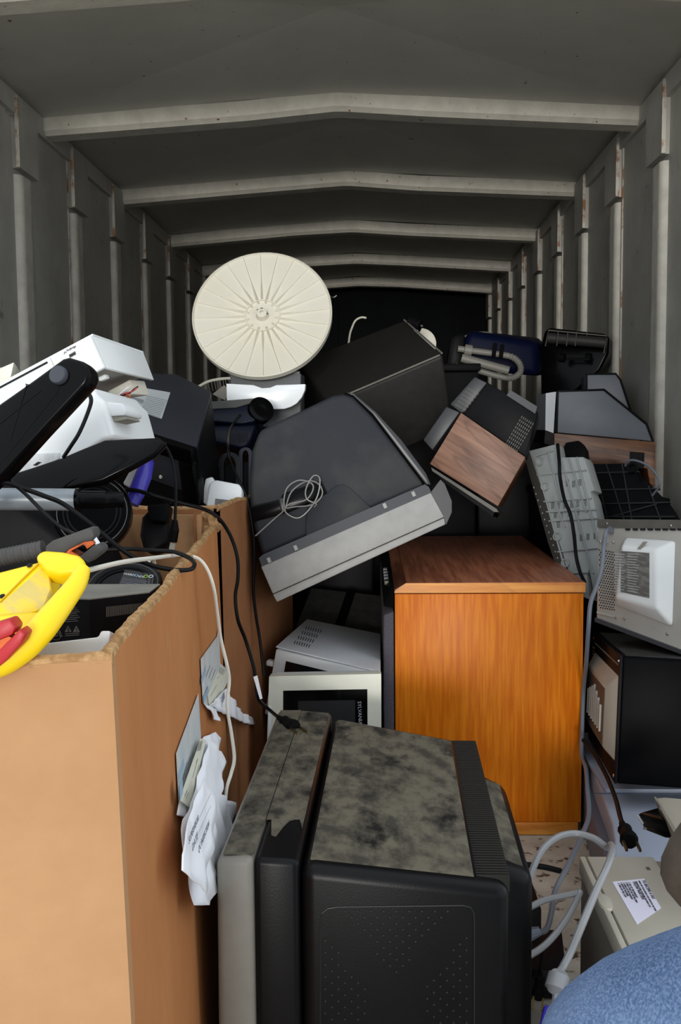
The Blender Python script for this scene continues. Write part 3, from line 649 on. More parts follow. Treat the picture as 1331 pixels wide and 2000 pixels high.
lab = obj('rating_plate', MB().prism(F8.P([(1214, 1076), (1269, 1080), (1269, 1168), (1213, 1156)], -.036), -.0365, -.0352), M_grysticker, mw)
mb = MB()
for i in range(15):
    for (xa, xb) in ((1217, 1238-(i % 3)*2), (1243, 1266-(i % 4)*2)): seg(F8, mb, (xa, 1081+i*5.1), (xb, 1082+i*5.3), .0013, -.0372, -.0367)
obj('small_print', mb, M_labelw, lab, kind='stuff')
obj('bar_code', MB().prism(F8.P([(1246, 1072), (1258, 1058), (1264, 1058), (1252, 1073)], -.034), -.036, -.03), M_faxd, mw)
mb = MB()
for i in range(11): mb.prism(F8.P([(1224+i*14.5, 1036), (1232+i*14.8, 1036), (1232+i*14.8, 1032), (1224+i*14.5, 1032)]), -.0045, .0)
obj('vent_slots', mb, M_hole, mw, kind='stuff')
mb = MB()
for r_i in range(24):
    for c_i in range(7):
        px, py = 1172+c_i*4.4+(2.2 if r_i % 2 else 0), 1074+r_i*4.9+c_i*.8
        x, z = F8.p(px, py); mb.lathe([(.0021, 0), (.0016, .0006), (.0005, .0006)], 6, Matrix.Translation((x, -.0004, z)) @ Matrix.Rotation(PI/2, 4, 'X'))
obj('vent_holes', mb, M_hole, mw, kind='stuff')
for (px, py) in ((1175, 1058), (1187, 1060), (1200, 1059), (1188, 1023), (1313, 1027), (1306, 1238), (1222, 1208), (1205, 1206)):
    x, z = F8.p(px, py); obj('screw', MB().lathe([(.0035, 0), (.003, .0025), (.001, .003)], 8, Matrix.Translation((x, -.003, z)) @ Matrix.Rotation(PI/2, 4, 'X')), M_chrome, mw)
obj('cord_grommet', MB().prism(F8.P([(1191, 1042), (1200, 1042), (1200, 1030), (1191, 1030)]), -.01, 0), M_greyplas, mw, bevel=.002)
obj('bottom_rib', MB().tube([(F8.p(1168, 1196)[0], -.002, F8.p(1168, 1196)[1]), (F8.p(1206, 1206)[0], -.002, F8.p(1206, 1206)[1])], .003, 6), M_steel, mw)

# ================================================================== black microwave below
BMc = Matrix.Translation((.785, 2.598, .376)) @ Matrix.Rotation(math.radians(-5), 4, 'Z') @ Matrix.Rotation(math.radians(2.5), 4, 'Y') @ Matrix.Rotation(math.radians(-5.1), 4, 'X')
bm_ = thing('microwave', 'black microwave with grey vented end, under the pale grey backed one', 'microwave', BMc)
obj('case', MB().box(-.195, .20, -.25, .25, -.15, .149), M_blackmw, bm_, bevel=.006, seg=3)
obj('dusty_top', MB().box(-.185, .19, -.235, .24, .148, .1505), M_blackdust, bm_)
obj('end_plate', MB().box(-.2, -.194, -.25, .25, -.15, .149), M_black, bm_, bevel=.001)
mb = MB().add([(-.2, -.235, -.10), (-.2, .19, -.10), (-.2, .19, .10), (-.2, -.235, .10), (-.222, -.20, -.08), (-.222, .15, -.08), (-.222, .15, .07), (-.222, -.20, .07)],
              [(4, 7, 6, 5), (0, 1, 5, 4), (1, 2, 6, 5), (2, 3, 7, 6), (3, 0, 4, 7)])
obj('moulded_vent_frame', mb, M_fax, bm_, bevel=.004)
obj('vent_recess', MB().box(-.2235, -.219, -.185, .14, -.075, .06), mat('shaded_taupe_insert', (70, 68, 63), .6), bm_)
for i in range(7):
    yy = -.15+i*.04; obj('vent_fin', MB().box(-.228, -.2225, yy, yy+.008, -.05, .045-.01*abs(i-3)), M_fax, bm_)
mb = MB()
for i in range(22): mb.lathe([(.0025, 0), (.001, .001)], 6, Matrix.Translation((-.2003, -.22+i*.02, .125)) @ Matrix.Rotation(-PI/2, 4, 'Y'))
for i in range(22):
    for j in range(3): mb.lathe([(.0025, 0), (.001, .001)], 6, Matrix.Translation((-.2003, .205+j*.012, -.08+i*.009)) @ Matrix.Rotation(-PI/2, 4, 'Y'))
obj('vent_holes', mb, M_steel, bm_, kind='stuff')
for (yy, zz) in ((-.235, .135), (-.235, -.135), (.22, .135)): obj('screw', MB().lathe([(.005, 0), (.003, .003)], 8, Matrix.Translation((-.2, yy, zz)) @ Matrix.Rotation(-PI/2, 4, 'Y')), M_chrome, bm_)

# ================================================================== pale blue-grey appliance on the floor
ap = thing('dehumidifier', 'wide pale blue grey plastic appliance on the floor beneath the black microwave', 'appliance')
top = []
pl = [(1145, 1438, 2.78), (1150, 1480, 2.62), (1180, 1560, 2.36), (1196, 1600, 2.26), (1201, 1640, 2.16), (1200, 1690, 2.04)]
edge = [W(*p) for p in pl]; zt2 = .185
def onz(px, py, z):
    d_ = W(px, py, 1)-CAM; t = (z-CAM.z)/d_.z; return CAM+d_*t
edge = [onz(px, py, zt2) for px, py, _ in ((1143, 1438, 0), (1150, 1475, 0), (1168, 1530, 0), (1184, 1572, 0), (1196, 1606, 0), (1201, 1640, 0), (1200, 1700, 0))]
pg = [(v.x, v.y) for v in edge]
yn, yf = pg[-1][1], pg[0][1]
full = pg+[(1.0, yn), (1.0, yf)]
def vprism(pts, z0, z1, sc=None):
    n = len(pts); return MB().add([(x, y, z0) for x, y in pts]+[(x, y, z1) for x, y in pts], [tuple(range(n-1, -1, -1)), tuple(range(n, 2*n))]+[(i, (i+1) % n, (i+1) % n+n, i+n) for i in range(n)])
obj('upper_shell', vprism(full, .12, zt2), M_bluegrey, ap, bevel=.006, seg=3)
obj('lower_shell', vprism([(x-.02, y) for x, y in pg]+[(1.0, yn), (1.0, yf)], .004, .119), M_bluegreyd, ap, bevel=.004)
a = onz(1160, 1549, zt2+.001); b_ = onz(1331, 1549, zt2+.001)
obj('lid_step', MB().box(a.x+.03, 1.0, a.y, yf, zt2, zt2+.012), M_bluegrey, ap, bevel=.003)
obj('front_seam', MB().box(a.x+.0, 1.0, a.y-.005, a.y-.001, zt2, zt2+.002), M_bluegreyd, ap)
obj('rear_step', MB().box(pg[0][0]+.02, pg[0][0]+.3, yf-.10, yf, zt2+.012, zt2+.04), M_bluegrey, ap, bevel=.004)

# ================================================================== fax machine
zf_ = .29
fx = thing('fax_machine', 'beige fax machine with white instruction sticker on its lid, lower right floor', 'fax machine')
c1, c2, c3, c4 = onz(1132, 1672, zf_), onz(1205, 1832, zf_), onz(1262, 1660, zf_), onz(1300, 1652, zf_)
yn = 1.36; slope = (c2.x-c1.x)/(c2.y-c1.y)
nl = Vector((c2.x+slope*(yn-c2.y), yn, zf_)); wd1 = (onz(1145, 1671, zf_)-c1).x; wd2 = (c4-c1).x+.035
def band(xa, xb, z0, z1, m, nm, bev=.003, pa=fx, y0=None, y1=None):
    ya, yb2 = (y0 or yn), (y1 or c1.y)
    xs = lambda y, o: c1.x+slope*(y-c1.y)+o
    return obj(nm, MB().hexa([(xs(ya, xa), ya, z0), (xs(ya, xb), ya, z0), (xs(ya, xb), ya, z1), (xs(ya, xa), ya, z1), (xs(yb2, xa), yb2, z0), (xs(yb2, xb), yb2, z0), (xs(yb2, xb), yb2, z1), (xs(yb2, xa), yb2, z1)]), m, pa, bevel=bev)
band(0, wd1-.0015, zf_-.035, zf_, M_fax, 'front_strip')
band(.004, wd2+.06, .004, zf_-.036, M_darkbeige, 'lower_body')  # grey shadow on the fax side is put into this darker beige
band(wd1+.0015, wd1+.125, zf_-.035, zf_, M_fax, 'lid')
band(wd1+.127, wd2+.012, zf_-.035, zf_-.008, M_faxd, 'paper_recess')
band(wd2+.014, wd2+.06, zf_-.035, zf_+.02, M_fax, 'side_rail')
hx = onz(1183, 1762, zf_); obj('lid_handle', MB().lathe([(.0, 0), (.022, 0), (.020, .004), (.008, .007), (.001, .007)][1:], 20, Matrix.Translation((hx.x, hx.y, zf_-.002)) @ Matrix.Diagonal((.55, 1.4, 1, 1))), M_fax, fx, smooth=True)
ind = onz(1267, 1697, zf_); obj('lid_indicator', MB().box(ind.x-.003, ind.x+.003, ind.y-.006, ind.y+.006, zf_, zf_+.001), M_steeld, fx)
# sticker
sc = [onz(*p, zf_+.001) for p in ((1197, 1722), (1259, 1716), (1292, 1773), (1245, 1805))]
sk = obj('instruction_sticker', MB().hexa([sc[3], sc[2], sc[1], sc[0]]+[v-Vector((0, 0, .0008)) for v in (sc[3], sc[2], sc[1], sc[0])]), M_sticker, fx)
rd = (sc[2]-sc[1]).normalized(); ud = Vector((0, 0, 1)).cross(rd)
lines = [('TO RECEIVE A FAX', 1254, 1719, .0085), ('WHEN THE CALLER SENDS A FAX LISTEN FOR THE TONE', 1247, 1720, .0044), ('THEN PRESS START TO RECEIVE THE PAPER COPY', 1241, 1721, .0044), ('FOLLOW THESE STEPS', 1236, 1722, .0068),
         ('1. PICK UP THE HANDSET', 1227, 1723, .0052), ('2. PRESS START ON THE MACHINE', 1222, 1723, .005), ('3. HANG UP THE HANDSET', 1217, 1724, .0052), ('4. REMOVE THE PAPER', 1212, 1724, .0052), ('5. TEAR OFF THE COPY', 1207, 1725, .0052)]
for s_, px, py, sz in lines:
    text('sticker_text', s_, sz, M_ink, sk, onz(px, py, zf_+.0016), rd, ud)
# latch arm
fa = thing('paper_tray', 'beige tray with black latch standing behind the fax machine, right edge', 'tray')
F9 = Frame((1331, 1728, 1.62), (1340, 1640, 1.80), (1331, 1640, 1.62)) if 0 else Frame((1290, 1690, 1.86), (1331, 1735, 1.70), (1295, 1660, 1.9))
obj('tray_plate', MB().prism(F9.P([(1289, 1676), (1297, 1660), (1309, 1672), (1333, 1705), (1345, 1760), (1331, 1740)]), 0, .03), M_fax, fa, bevel=.003)
obj('latch', MB().prism(F9.P([(1311, 1695), (1318, 1690), (1333, 1702), (1345, 1725), (1331, 1722)]), -.004, .02), M_black, fa, bevel=.001)
obj('tray_block', MB().prism(F9.P([(1305, 1660), (1331, 1648), (1360, 1690), (1335, 1702)]), .03, .12), M_darkbeige, fa, bevel=.003)

# beige flat panel top right + black bar
F10 = Frame((1330, 1652, 1.72), (1400, 1650, 1.68), (1279, 1560, 1.98))
bp = thing('scanner_lid', 'flat beige machine lid sticking in at the right edge above the black bar', 'lid', F10.M)
q = [(1279, 1559), (1300, 1557), (1400, 1566), (1420, 1700), (1345, 1672), (1330, 1643)]
obj('lid_plate', MB().prism(F10.P(q), 0, .03), M_fax, bp, bevel=.002)
obj('edge_lip', MB().prism(F10.P([(1279, 1559), (1283, 1559), (1336, 1645), (1330, 1650)]), -.003, .04), M_faxd, bp)
obj('grey_switch', MB().prism(F10.P([(1283, 1571), (1286, 1571), (1293, 1582), (1290, 1583)]), -.006, 0), M_steeld, bp)
F11 = Frame((1262, 1612, 1.95), (1331, 1640, 1.84), (1248, 1590, 1.97))
bb_ = thing('battery_pack', 'black ridged bar with silver end, under the beige lid at right', 'battery', F11.M)
obj('casing', MB().prism(F11.P([(1245, 1592), (1251, 1588), (1300, 1602), (1345, 1628), (1340, 1640), (1300, 1637), (1262, 1622), (1258, 1617)]), 0, .05), M_gloss, bb_, bevel=.003)
obj('silver_end', MB().prism(F11.P([(1245, 1593), (1248, 1592), (1258, 1608), (1256, 1612)]), -.002, .03), M_silver, bb_)
obj('contact', MB().prism(F11.P([(1259, 1616), (1266, 1615), (1265, 1619), (1260, 1620)]), -.003, .01), M_chrome, bb_)

# dark flat box on the floor under the cables
fb = onz(1040, 1900, .1)
dk = thing('router', 'flat black box on the dirty floor under the grey cables', 'device')
def onfloor(px, py): return onz(px, py, .001)
p0 = onz(1036, 1895, .06); p1 = onz(1107, 1895, .06)
obj('case', MB().hexa([Vector((p0.x-.08, p0.y, .002)), Vector((p1.x, p1.y, .002)), Vector((p1.x, p1.y, .06)), Vector((p0.x-.08, p0.y, .06)),
   Vector((p0.x-.08, p0.y+.16, .002)), Vector((p1.x+.02, p1.y+.16, .002)), Vector((p1.x+.02, p1.y+.16, .06)), Vector((p0.x-.08, p0.y+.16, .06))]), M_navy if 0 else M_black, dk, bevel=.004)
obj('raised_cover', MB().box(p0.x-.07, p1.x-.02, p0.y+.17, p0.y+.30, .002, .10), M_black, dk, bevel=.004)

# ================================================================== white microwave and sideways one behind the foreground television
F12 = Frame((541, 1263, 2.62), (744, 1312, 2.56), (600, 1210, 3.02))
wm = thing('microwave', 'white microwave with slotted grey top, between the brown box and orange cabinet', 'microwave', F12.M)
w12 = F12.w; h12 = F12.h
obj('top_cover', MB().prism(F12.P([(539, 1262), (744, 1312), (744, 1238), (600, 1209)]), 0, .004), M_whitem, wm, bevel=.002)
obj('case', MB().prism(F12.P([(545, 1262), (740, 1310), (740, 1240), (602, 1213)]), .005, .17), M_whitem, wm)
obj('front_frame', MB().box(.002, w12, .004, .18, -.012, .004), M_brightw if 0 else M_offw, wm, bevel=.004)
obj('door_window', MB().box(.035, w12-.05, .028, .15, -.014, -.008), M_glass, wm)
obj('door_knob', MB().box(-.02, .001, .04, .055, -.005, .02), M_offw, wm, bevel=.004)
mb = MB()
for r in range(4):
    for c_ in range(7):
        px, py = 575+c_*4.6+(3-r)*7.2, 1257+c_*1.4-(3-r)*10.3
        px, py = 574+c_*4.7+r*7.4, 1258+c_*1.2-r*9.5
        x, z = F12.p(px, py); x2, z2 = F12.p(px+2.8, py-6.5)
        mb.add([(x, -.0006, z), (x+.0022, -.0006, z), (x2+.0022, -.0006, z2), (x2, -.0006, z2)], [(0, 1, 2, 3)])
obj('vent_slots', mb, M_hole, wm, kind='stuff')
F13 = Frame((519, 1560, 2.38), (745, 1552, 2.38), (526, 1320, 2.40))
sy = thing('microwave', 'cream framed microwave turned on its side with dark door, behind the foreground television', 'microwave', F13.M)
fr = MB()
o = F13.P([(526, 1321), (745, 1316), (746, 1740), (513, 1740)]); i_ = F13.P([(553, 1349), (718, 1346), (720, 1715), (551, 1715)])
fr.add([(x, 0, z) for x, z in o]+[(x, 0, z) for x, z in i_], [(0, 1, 5, 4), (1, 2, 6, 5), (2, 3, 7, 6), (3, 0, 4, 7)])
fr.add([(x, 0, z) for x, z in o]+[(x, .035, z) for x, z in o], [(0, 1, 5, 4), (1, 2, 6, 5), (2, 3, 7, 6), (3, 0, 4, 7)])
fr.add([(x, 0, z) for x, z in i_]+[(x, .012, z) for x, z in i_], [(0, 1, 5, 4), (1, 2, 6, 5), (2, 3, 7, 6), (3, 0, 4, 7)])
obj('door_frame', fr, M_cream, sy, bevel=.002)
ii = F13.P([(553, 1349), (718, 1346), (720, 1715), (551, 1715)])
obj('door_glass', MB().prism(ii, .010, .02), M_glass, sy)
obj('mesh_panel', MB().prism(F13.P([(582, 1371), (694, 1369), (694, 1700), (582, 1700)]), .0085, .0098), mat('door_mesh', (24, 24, 25), .5), sy)
obj('oven_body', MB().prism(F13.P([(532, 1330), (740, 1326), (740, 1738), (520, 1738)]), .036, .12), M_whitem, sy)
a = F13.p(698, 1371); b = F13.p(699, 1411)
text('brand_lettering', 'SYLVANIA', .0125, M_silver, sy, (a[0]+.001, .0075, a[1]), (0, 0, -1), (1, 0, 0))
lp = thing('metal_panel', 'narrow white metal sheet leaning left of the cream framed microwave', 'panel')
obj('sheet', MB().hexa([W(512, 1470, 2.24)-Vector((0,0,.38)), W(530, 1470, 2.24)-Vector((0,0,.38)), W(530, 1380, 2.26), W(526, 1378, 2.26), W(512, 1470, 2.26)-Vector((0,0,.38)), W(530, 1470, 2.26)-Vector((0,0,.38)), W(530, 1380, 2.28), W(526, 1378, 2.28)]), M_whitem, lp)
# dark appliance in the shade behind
F14 = Frame((590, 1225, 3.16), (760, 1245, 3.12), (630, 1150, 3.36))
dv = thing('video_recorder', 'dusty black recorder in deep shade behind the white microwave', 'player', F14.M)
obj('case', MB().box(-.02, F14.w, 0, .1, 0, F14.h), M_blackdust, dv, bevel=.004)
obj('lid_strip', MB().box(.10, .13, -.003, .0, 0, F14.h), M_gloss, dv)
obj('chrome_strip', MB().box(.0, .12, -.005, .0, 0, .004), M_chrome, dv)

# ================================================================== ribbed round dish and what it stands on
cd = W(512, 613, 3.35); rdish = .228
n_ = Vector((-.02, -1, .44)).normalized(); 
Md = Matrix.Translation(cd) @ n_.to_track_quat('Z', 'Y').to_matrix().to_4x4()
di = thing('round_dish', 'round ivory plastic dish with radial ribs standing upright at the back', 'dish', Md)
obj('disc', MB().lathe([(rdish*.97, -.022), (rdish, -.018), (rdish, .004), (rdish*.985, .006), (rdish*.97, .0), (rdish*.6, -.008), (rdish*.26, -.013), (.001, -.013)], 72), M_dish, di, smooth=True)
for i in range(24):
    a = 2*PI*i/24+.06; c_, s_ = math.cos(a), math.sin(a); r0, r1 = (.045 if i % 2 else .058), rdish*.975
    wd = .0032; P = []
    for (r, z) in ((r0, -.003), (r0*1.6, -.001), (r1*.6, -.004), (r1, .004)):
        k = wd*(1.9-r/rdish)
        P += [(r*c_-s_*k, r*s_+c_*k, z-.012), (r*c_, r*s_, z), (r*c_+s_*k, r*s_-c_*k, z-.012)]
    fs = []
    for j in range(3): b = j*3; fs += [(b, b+1, b+4, b+3), (b+1, b+2, b+5, b+4)]
    fs += [(0, 1, 2), (9, 10, 11)]
    obj('rib', MB().add(P, fs), M_dish, di, fix=True)
obj('hub_ring', MB().lathe([(.058, -.013), (.058, -.006), (.054, -.006), (.054, -.012)], 40), M_dish, di, smooth=True)
obj('hub', MB().lathe([(.022, -.014), (.017, .010), (.012, .012), (.006, .012), (.006, .002), (.001, .002)], 24), M_dish, di, smooth=True)
obj('centre_hole', MB().lathe([(.0045, .012), (.004, .0128), (.001, .0128)], 12, Matrix.Translation((.0, .012, -.001))), M_hole, di)
for (x, y_) in ((-.014, .01), (.018, -.004)): obj('hub_screw', MB().lathe([(.003, 0), (.002, .003)], 8, Matrix.Translation((x, y_, .008))), M_steeld, di)
F15 = Frame((450, 755, 3.33), (588, 756, 3.33), (450, 728, 3.33))
gb = thing('speaker_box', 'dark grey box directly under the round ivory dish', 'box', F15.M)
obj('case', MB().box(0, F15.w, 0, .18, -.13, F15.h), mat('mid_grey_painted_box', (92, 94, 96), .5), gb, bevel=.004)
obj('hinge', MB().box(.02, .05, -.003, .01, F15.h-.002, F15.h+.006), M_steeld, gb); obj('hinge', MB().box(F15.w-.05, F15.w-.004, -.003, .01, F15.h-.002, F15.h+.006), M_steeld, gb)
F16 = Frame((443, 800, 3.22), (596, 800, 3.22), (443, 750, 3.22))
wp = thing('printer_cover', 'bright white curved plastic cover below the dark grey box', 'cover', F16.M)
cv = [(442, 749), (495, 752), (512, 758), (528, 757), (540, 752), (597, 750), (596, 762), (590, 776), (580, 788), (568, 795), (555, 799), (490, 800), (443, 795)]
obj('cover_shell', MB().prism(F16.P(cv), 0, .05), M_brightw, wp, bevel=.003)
# navy vacuum with wheel
F17 = Frame((400, 850, 3.0), (515, 850, 3.0), (400, 780, 3.05))
nv = thing('vacuum_cleaner', 'dark navy vacuum cleaner with black wheel in front of the white cover', 'vacuum cleaner', F17.M)
obj('upper_body', MB().prism(F17.P([(398, 792), (405, 786), (460, 786), (500, 780), (506, 783), (498, 823), (470, 828), (398, 822)]), 0, .16), M_navy, nv, bevel=.008, seg=3)
obj('lower_body', MB().prism(F17.P([(392, 826), (500, 824), (492, 850), (484, 868), (470, 872), (410, 862), (396, 845)]), .01, .18), M_navy, nv, bevel=.01, seg=3)
obj('dusty_rim', MB().prism(F17.P([(408, 786), (500, 779), (504, 784), (462, 797), (410, 800)]), -.004, .0), mat('dusty_navy', (82, 80, 78), .7), nv)
x, z = F17.p(502, 798); obj('wheel', MB().lathe([(.034, 0), (.039, .004), (.039, .03), (.03, .034), (.012, .03), (.001, .03)], 32, Matrix.Translation((x, .03, z)) @ Matrix.Rotation(PI/2, 4, 'X') @ Matrix.Rotation(.5, 4, 'Y')), M_gloss, nv, smooth=True)
mb = MB()
for i in range(11):
    px = 449+i*3.3; (xa, za), (xb, zb) = F17.p(px, 843), F17.p(px+1, 862); mb.add([(xa, -.001+.01, za), (xa+.0018, .009, za), (xb+.0018, .009, zb), (xb, .009, zb)], [(0, 1, 2, 3)])
obj('vent_slots', mb, M_hole, nv, kind='stuff')
# chrome arches
F18 = Frame((425, 985, 2.78), (500, 985, 2.78), (425, 880, 2.82))
to = thing('toaster', 'smoked chrome toaster with rounded ends, just above the darker box rim', 'toaster', F18.M)
def arch(x0, x1, ytop, ybot, wd, y0, y1, F, name, m, par):
    P = []
    for t in range(13):
        a = PI*t/12; P.append(((x0+x1)/2-(x1-x0)/2*math.cos(a), ytop+(x1-x0)/2*(1-math.sin(a))*.9))
    P = [(x0, ybot)]+P+[(x1, ybot)]
    Q = [((x0+wd), ybot)]+[((x0+x1)/2+(p[0]-(x0+x1)/2)*(1-2*wd/(x1-x0)), p[1]+wd*.8) for p in P[1:-1]]+[((x1-wd), ybot)]
    po, pi_ = F.P(P), F.P(Q); mb = MB(); n = len(po)
    for s_ in range(n-1):
        a_, b_, c_, d_ = po[s_], po[s_+1], pi_[s_+1], pi_[s_]
        mb.hexa([(a_[0], y0, a_[1]), (b_[0], y0, b_[1]), (c_[0], y0, c_[1]), (d_[0], y0, d_[1]), (a_[0], y1, a_[1]), (b_[0], y1, b_[1]), (c_[0], y1, c_[1]), (d_[0], y1, d_[1])])
    return obj(name, mb, m, par, smooth=True)
arch(428, 470, 883, 985, 9, 0, .05, F18, 'end_shell', M_dchrome, to)
arch(466, 492, 872, 985, 7, .01, .06, F18, 'end_shell', M_dchrome, to)
obj('core', MB().prism(F18.P([(432, 900), (490, 895), (490, 985), (432, 985)]), .04, .2), M_black, to)
# white small appliance
F19 = Frame((402, 990, 2.42), (470, 980, 2.42), (410, 938, 2.44))
wk = thing('power_adapter', 'stained white plastic block with grey label, resting in the darker box', 'adapter', F19.M)
obj('face', MB().prism(F19.P([(402, 983), (408, 946), (414, 938), (424, 937), (466, 945), (472, 951), (473, 962), (468, 990), (462, 1000), (415, 1000), (404, 994)]), 0, .03), M_offw, wk, bevel=.006, seg=3)
obj('side_body', MB().prism(F19.P([(390, 975), (398, 930), (412, 926), (416, 937), (408, 946), (402, 985)]), .02, .12), M_offw, wk, bevel=.004)
obj('rear_block', MB().prism(F19.P([(408, 940), (470, 952), (466, 1000), (406, 1000)]), .03, .14), M_offw, wk)
obj('grey_label', MB().prism(F19.P([(421, 974), (449, 977), (447, 1000), (418, 1000)]), -.001, .0), M_grysticker, wk)
# fan grille
fg = thing('fan_grille', 'cream wire fan grille lying behind the black computer case', 'grille')
arcp = [W(385, 757, 3.5), W(405, 746, 3.5), (W(425, 741, 3.5)), W(445, 739, 3.5), W(470, 739, 3.5)]
obj('outer_ring', MB().tube(spline(arcp, 6), .005, 8), M_cream, fg, smooth=True)
for i in range(14):
    f = i/13; a = spline(arcp, 13)[int(f*48)]; obj('wire', MB().tube([a, a+Vector((.006, .0, -.035))], .0016, 5), M_steeld, fg)
obj('motor_plate', MB().hexa([W(415, 770, 3.42), W(440, 782, 3.42), W(448, 762, 3.42), W(438, 752, 3.42), W(415, 770, 3.45), W(440, 782, 3.45), W(448, 762, 3.45), W(438, 752, 3.45)]), M_faxd, fg)

# ================================================================== black computer case in the left heap
F20 = Frame((205, 812, 2.52), (384, 873, 2.36), (238, 705, 2.84))
pc = thing('computer_case', 'black desktop computer case with white label on top, left of centre', 'computer', F20.M)
tp = [(195, 812), (384, 873), (413, 765), (345, 731), (285, 728), (240, 700)]
# the label side is the local x-z plane; the front (drives) is below it, towards -z
dp = .26
obj('side_cover', MB().prism(F20.P(tp), 0, .012), mat('satin_black_steel', (38, 40, 48), .45), pc, bevel=.002)
a0 = F20.p(195, 812); a1 = F20.p(384, 873); a2 = F20.p(413, 765); a3 = F20.p(240, 700)
obj('chassis', MB().prism([a0, a1, a2, a3], .012, dp), M_black, pc, bevel=.002)
zf2 = lambda f: (a0[0]+(a1[0]-a0[0])*f, a0[1]+(a1[1]-a0[1])*f)
# front fascia pieces in the plane just below the edge
def fpt(f, y, o=0): x, z = zf2(f); return Vector((x, y, z-o))
def fpanel(nm, f0, f1, y0, y1, o0, o1, m):
    return obj(nm, MB().hexa([fpt(f0, y0, o1), fpt(f1, y0, o1), fpt(f1, y0, o0), fpt(f0, y0, o0), fpt(f0, y1, o1), fpt(f1, y1, o1), fpt(f1, y1, o0), fpt(f0, y1, o0)]), m, pc, bevel=.002)
fpanel('front_rail', 0, 1, .0, .04, 0, .02, M_gloss); fpanel('front_rail', .86, 1, .04, dp, 0, .02, M_gloss)
fpanel('drive_cover', .25, .85, .04, .13, -.002, .008, mat('charcoal_drive_cover', (48, 50, 56), .45)); fpanel('port_bay', .25, .85, .135, dp, -.002, .004, M_black)
c_ = fpt(.62, .11, .009); obj('power_button', MB().lathe([(.005, 0), (.004, .003), (.001, .003)], 12, Matrix.Translation(c_) @ Matrix.Rotation(PI, 4, 'X')), M_cream, pc)
for i in range(10): fpanel('port', .30+i*.052, .33+i*.052, .17, .18, .003, .008, M_steeld)
LB = F20.P([(247, 752), (333, 767), (316, 818), (228, 790)])
lb = obj('paper_label', MB().prism(LB, -.0008, 0), M_labelw, pc)
mb = MB()
for i in range(11): seg(F20, mb, (290-i*2.0, 776+i*3.4) if 0 else (287-i*1.3, 774+i*3.2), (326-i*1.3, 783+i*3.2), .0011, -.0014, -.0009)
for i in range(14): seg(F20, mb, (252+i*2.2, 774+i*.6), (250.5+i*2.2, 780+i*.6), .0015, -.0014, -.0009)
for i in range(4): seg(F20, mb, (262-i*1.5, 764+i*10 if i > 1 else 762+i*5), (282-i*1.5, 769+i*10 if i > 1 else 767+i*5), .0011, -.0014, -.0009)
for i in range(3): seg(F20, mb, (255+i*9, 797+i*1.5), (260+i*9, 799+i*1.5), .005, -.0014, -.0009)
obj('label_print', mb, mat('label_grey_print', (96, 98, 100), .6), lb, kind='stuff')

# ================================================================== white printer on the heap
F21 = Frame((0, 812, 1.82), (203, 718, 1.74), (-24, 750, 1.83))
pr = thing('printer', 'white inkjet printer lying tipped on the left heap, long front panel facing out', 'printer', F21.M)
fp = F21.P([(-120, 812), (175, 655), (203, 718), (-120, 880)])
obj('front_panel', MB().prism(F21.P([(97, 697), (175, 655), (203, 718), (125, 757)]), 0, .01), M_brightw if 0 else M_offw, pr, bevel=.002)
obj('front_panel', MB().prism(F21.P([(-120, 812), (96, 697), (124, 757), (-120, 880)]), 0, .01), M_offw, pr, bevel=.002)
obj('panel_slot', MB().prism(F21.P([(-30, 771), (92, 706), (94, 709), (-30, 775)]), -.001, .004), M_hole, pr)
Dp = .245
pts_e = wl_(F21, [(179, 654, 1.745), (281, 690, 1.97), (301, 742, 1.95), (205, 717, 1.745)])
e0 = F21.p(175, 655); e1 = F21.p(203, 718)
T0, T1, B1, B0_ = Vector((e0[0], .010, e0[1])), pts_e[1], pts_e[2], Vector((e1[0], .010, e1[1]))
th = Vector((-.006, 0, 0))
obj('end_panel', MB().hexa([B0_+th, B0_, T0, T0+th, B1+th, B1, T1, T1+th]), M_offw, pr, bevel=.001)
l0 = Vector((F21.p(-120, 812)[0], .010, F21.p(-120, 812)[1])); off_ = T1-T0
obj('top_panel', MB().hexa([l0, T0, T0+Vector((0, 0, .004)), l0+Vector((0, 0, .004)), l0+off_, T1, T1+Vector((0, 0, .004)), l0+off_+Vector((0, 0, .004))]), M_offw, pr)
bl = Vector((F21.p(-120, 880)[0], .010, F21.p(-120, 880)[1]))
obj('inner_floor', MB().hexa([bl+Vector((0, .0, .012)), B0_+Vector((-.01, 0, .012)), B0_+Vector((-.01, 0, .016)), bl+Vector((0, 0, .016)), bl+off_*.9+Vector((0, 0, .012)), B1+Vector((-.015, -.01, .012)), B1+Vector((-.015, -.01, .016)), bl+off_*.9+Vector((0, 0, .016))]), mat('translucent_grey_plastic', (176, 174, 168), .4), pr)
hang = wl_(F21, [(210, 764, 1.86), (253, 741, 1.88), (262, 770, 1.87), (222, 776, 1.85)])
hb = [v+Vector((0, .05, 0)) for v in hang]
obj('hanging_bracket', MB().hexa([hang[3], hang[2], hang[1], hang[0], hb[3], hb[2], hb[1], hb[0]]), mat('pale_tan_plastic', (196, 190, 176), .5), pr, bevel=.002)
for i, (px, py) in enumerate(((160, 748), (182, 743), (203, 738))): v = wl_(F21, [(px, py, 1.80)])[0]; obj('moulded_tab', MB().box(v.x-.008, v.x+.008, v.y-.006, v.y+.006, v.z-.004, v.z+.004), M_offw, pr, bevel=.002)
u0 = F21.p(136, 691); u1 = F21.p(148, 684); 
obj('usb_socket', MB().prism(F21.P([(135, 693), (147, 686), (149, 692), (137, 699)]), -.001, .004), M_steeld, pr); obj('usb_slot', MB().prism(F21.P([(137, 694.5), (147, 689), (147.6, 691), (138, 696.5)]), -.0014, .0), M_hole, pr)
tx = F21.p(131, 687); ty = F21.p(148, 678); 
